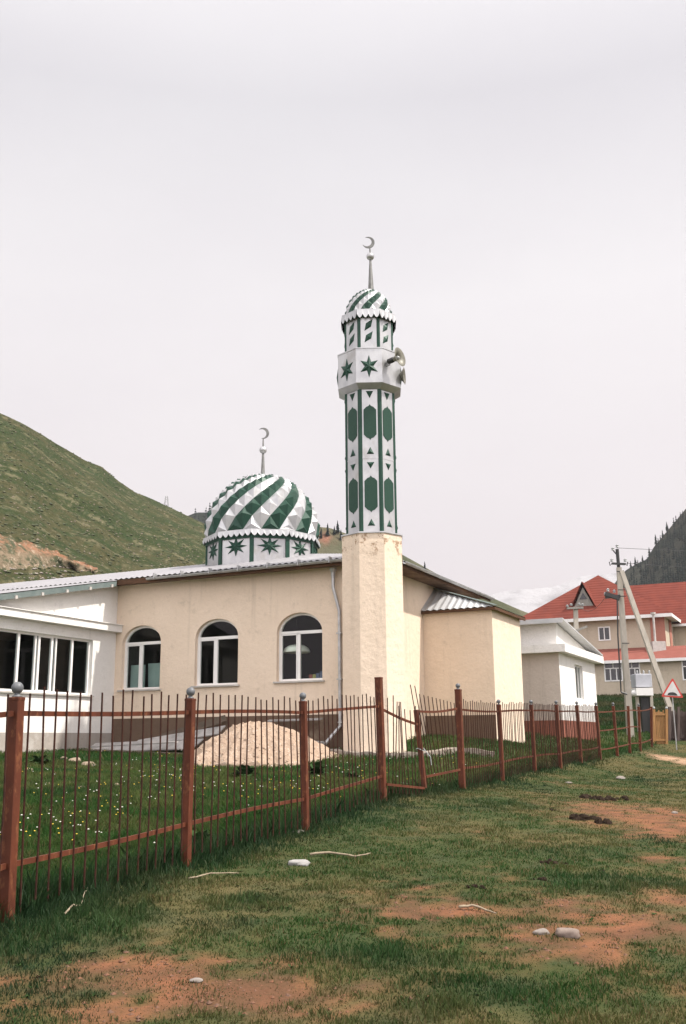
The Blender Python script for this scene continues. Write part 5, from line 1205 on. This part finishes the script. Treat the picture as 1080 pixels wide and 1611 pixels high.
ridge_tr = [(995, 909, 'small conifer on the ridge nearest the power pole'), (1014, 893, 'conifer on the ridge between the strut and the second spire'), (1021, 889, 'short conifer in the middle of the dark ridge'), (1034, 884, 'conifer just left of the step in the dark ridge'),
            (1046, 873, 'slim conifer at the step in the dark ridge'), (1058, 856, 'tall conifer above the step in the dark ridge'), (1069, 845, 'tallest conifer near the top right of the dark ridge'), (1077, 836, 'conifer at the right edge of the picture on the dark ridge')]
for k, (a, b2, lb) in enumerate(ridge_tr): conifer(lb, rsurf(a, b2+1.5), 2.6+.6*(k % 3)+.2*k, 'conifers along the dark mountain ridge')
q = MB(); cnt = 0
while cnt < 900:
    a = random.uniform(960, 1250); top = np.interp(a, [p[0] for p in RP], [p[1] for p in RP]); b2 = top+4+random.random()*150
    P = rsurf(a, b2)
    if vnoise(np.array(P.x*.03), np.array(P.y*.03)) < .30 and random.random() < .7: continue
    conifer_mesh(q, P-ZU*.3, random.uniform(3.0, 5.2), random.random(), 5, 6); cnt += 1
tag(q.build('conifer_wood', M['conifer'], recalc=False), 'dark conifer wood covering the mountain side at the right', 'wood', kind='stuff')
# hill behind the dome with orange earth, and a misty wood behind the left hill
BP = [(250, 850), (330, 820), (420, 812), (480, 818), (505, 829), (520, 830), (545, 838), (620, 862), (700, 905), (760, 930), (830, 960), (900, 985)]
def bcol(X, Y, Z):
    a = fbm(X*.08+3, Y*.08, 4); c = lerpc((.060, .066, .038), (.10, .095, .06), sstep(.4, .7, a))
    P = at(512, 838, 250); w_ = np.exp(-(((X-P.x)/2.2)**2+((Z-P.z)/1.8)**2)); return lerpc(c, (.22, .11, .075), np.clip(w_*1.2, 0, 1)*sstep(.3, .6, fbm(X*.7, Z*.7+Y*.3)))
M['bhill'] = attr_mat('far_turf', rough=.95, bscale=.5, bstr=.8, bdist=1, spec=.03)
pxb = np.linspace(250, 900, 120)
bh, BX, BY, BZ = hill('far_hill', BP, pxb, lambda p: 215, lambda p: 260, 90, M['bhill'], bcol, 2, 60, .03); tag(bh, kind='structure')
def bsurf(px, py):
    i = int(np.argmin(np.abs(pxb-px))); r = ray(px, py); tgt = r.z/r.y; k = int(np.argmin(np.abs((BZ[:60, i]-EYE)/BY[:60, i]-tgt))); return Vector((BX[k, i], BY[k, i], BZ[k, i]))
for k, (a, b2, h, lb) in enumerate(((505, 846, 3.2, 'small conifer just right of the dome'), (516, 845, 3.6, 'bushy conifer between the dome and the minaret'), (526, 843, 2.6, 'low conifer between the dome and the minaret, beside the taller one'), (534, 841, 3.6, 'tall conifer close to the left side of the minaret'), (540, 850, 3.0, 'low conifer touching the minaret edge'), (678, 895, 2.2, 'small conifer peeping over the tin eave right of the minaret'))):
    conifer(lb, bsurf(a, b2), h, 'conifers on the far hill behind the mosque')
MP = [(150, 850), (270, 818), (300, 806), (318, 806), (345, 800), (400, 805), (460, 830), (520, 850), (560, 870)]
pxm = np.linspace(150, 560, 70)
mh, MX, MYY, MZ = hill('far_hill', MP, pxm, lambda p: 380, lambda p: 520, 100, M['rmount'], rcol, 3, 40, .01); tag(mh, kind='structure')
q = MB()
for k in range(320):
    i = random.randrange(len(pxm)); j = random.randrange(12, 40); P = Vector((MX[j, i], MYY[j, i], MZ[j, i])); conifer_mesh(q, P-ZU*.5, random.uniform(4, 6.5), random.random(), 4, 6)
tag(q.build('misty_wood', M['conifer'], recalc=False), 'misty conifer wood on the skyline behind the left hill and the dome', 'wood', kind='stuff')
# snowy range far off
SP = [(380, 940), (560, 925), (640, 912), (700, 930), (770, 940), (800, 930), (830, 926), (880, 924), (930, 905), (1000, 900), (1100, 880), (1300, 850)]
def scol(X, Y, Z):
    a = fbm(X*.006, Z*.015+Y*.002, 6); b = fbm(X*.02+9, Z*.04, 4); t = sstep(.36, .64, a*.6+b*.4+(Z-400)/3000.); return lerpc((.075, .075, .085), (.34, .34, .355), t)
M['snow'] = attr_mat('snowy_rock', rough=.9, bscale=.02, bstr=1, bdist=20, spec=.05)
sn, *_r = hill('mountain_range', SP, np.linspace(380, 1300, 220), lambda p: 2700, lambda p: 3700, 900, M['snow'], scol, 170, 90, .003); tag(sn, kind='structure')
# lattice mast on the left hill skyline
mp_ = hsurf(250, 796); q = MB(); hm = at(250, 781, mp_.y).z-mp_.z
for sx_, sy_ in ((-1, -1), (1, -1), (1, 1), (-1, 1)): q.tube([mp_+Vector((sx_*.5, sy_*.5, -1)), mp_+Vector((sx_*.18, sy_*.18, hm))], .035, 4)
for k in range(4): z = hm*k/4; w_ = .5-.08*k; q.bar(mp_+Vector((-w_, -w_, z)), mp_+Vector((w_, -w_, z+hm/4)), .03); q.bar(mp_+Vector((w_, -w_, z)), mp_+Vector((-w_, -w_, z+hm/4)), .03)
tag(q.build('lattice_mast', M['steel']), 'tiny lattice mast on the skyline of the green hill', 'mast')
# ------------------------------------------------------------------ light
EL, AZ = math.radians(54), math.atan2(.96, -.28)   # azimuth measured from +Y towards +X
sd_ = Vector((math.sin(AZ)*math.cos(EL), math.cos(AZ)*math.cos(EL), math.sin(EL)))
sl = bpy.data.lights.new('sun', 'SUN'); sl.energy = 4.7; sl.angle = math.radians(1.2); sl.color = (1.0, .94, .86)
so_ = bpy.data.objects.new('sun', sl); COL.objects.link(so_); so_.rotation_euler = (-sd_).to_track_quat('-Z', 'Y').to_euler()
wd = bpy.data.worlds.new('World'); SC.world = wd; wd.use_nodes = True; nt = wd.node_tree; bg = nt.nodes['Background']
sky = N(nt, 'ShaderNodeTexSky'); sky.sky_type = 'NISHITA'; sky.sun_disc = False; sky.sun_elevation = EL; sky.sun_rotation = AZ
tc = N(nt, 'ShaderNodeTexCoord'); sep = N(nt, 'ShaderNodeSeparateXYZ'); nt.links.new(tc.outputs['Generated'], sep.inputs[0])
cr_ = N(nt, 'ShaderNodeValToRGB'); nt.links.new(sep.outputs[2], cr_.inputs[0]); e = cr_.color_ramp.elements
e[0].position = 0; e[0].color = (.63, .565, .585, 1); e[1].position = 1; e[1].color = (1.0, .98, .97, 1)
for p, c in ((.10, (.60, .535, .557)), (.25, (.67, .632, .642)), (.42, (.715, .695, .70)), (.58, (.57, .56, .585)), (.70, (.80, .78, .79))):
    x = e.new(p); x.color = (*c, 1)
mp2 = N(nt, 'ShaderNodeMapping'); mp2.inputs['Scale'].default_value = (1.2, 1.2, 3.2); nt.links.new(tc.outputs['Generated'], mp2.inputs[0])
cn = noise(nt, 1.6, 5, .5, mp2.outputs[0]); cl2 = ramp(nt, cn, .3, .75, (.94, .93, .945), (1.05, 1.05, 1.045))
mm = N(nt, 'ShaderNodeMix'); mm.data_type = 'RGBA'; mm.blend_type = 'MULTIPLY'; mm.inputs[0].default_value = 1; nt.links.new(cr_.outputs[0], mm.inputs[6]); nt.links.new(cl2, mm.inputs[7])
# sky raised behind the viewer, added as fill for the shaded mosque front
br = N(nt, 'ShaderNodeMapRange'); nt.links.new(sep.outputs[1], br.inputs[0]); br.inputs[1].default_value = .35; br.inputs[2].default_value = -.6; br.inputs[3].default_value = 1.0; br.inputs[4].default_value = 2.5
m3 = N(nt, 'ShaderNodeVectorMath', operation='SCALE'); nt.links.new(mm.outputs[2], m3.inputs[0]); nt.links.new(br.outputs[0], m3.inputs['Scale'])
m4 = N(nt, 'ShaderNodeVectorMath', operation='SCALE'); nt.links.new(sky.outputs[0], m4.inputs[0]); m4.inputs['Scale'].default_value = .008
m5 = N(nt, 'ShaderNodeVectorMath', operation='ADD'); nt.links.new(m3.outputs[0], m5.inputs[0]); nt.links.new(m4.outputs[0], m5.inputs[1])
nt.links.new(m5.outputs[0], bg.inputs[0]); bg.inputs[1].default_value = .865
# haze in the valley air
HAZE = .0002
if HAZE:
    q = MB(); q.box((-3000, -450, -60), (6500, 0, 0), (0, 5200, 0), (0, 0, 700)); hz_m = bpy.data.materials.new('valley_haze'); hz_m.use_nodes = True; n2 = hz_m.node_tree
    n2.nodes.remove(n2.nodes['Principled BSDF']); pv = N(n2, 'ShaderNodeVolumePrincipled'); pv.inputs['Color'].default_value = (.9, .88, .9, 1); pv.inputs['Density'].default_value = HAZE; pv.inputs['Anisotropy'].default_value = .2
    n2.links.new(pv.outputs[0], n2.nodes['Material Output'].inputs['Volume']); tag(q.build('haze', hz_m), 'thin pale haze filling the valley', 'haze', kind='stuff')
vs_ = SC.view_settings; vs_.view_transform = 'Standard'; vs_.look = 'None'; vs_.exposure = .5; vs_.gamma = 1; vs_.use_curve_mapping = False
for o in bpy.data.objects:
    if '_o' in o: del o['_o']
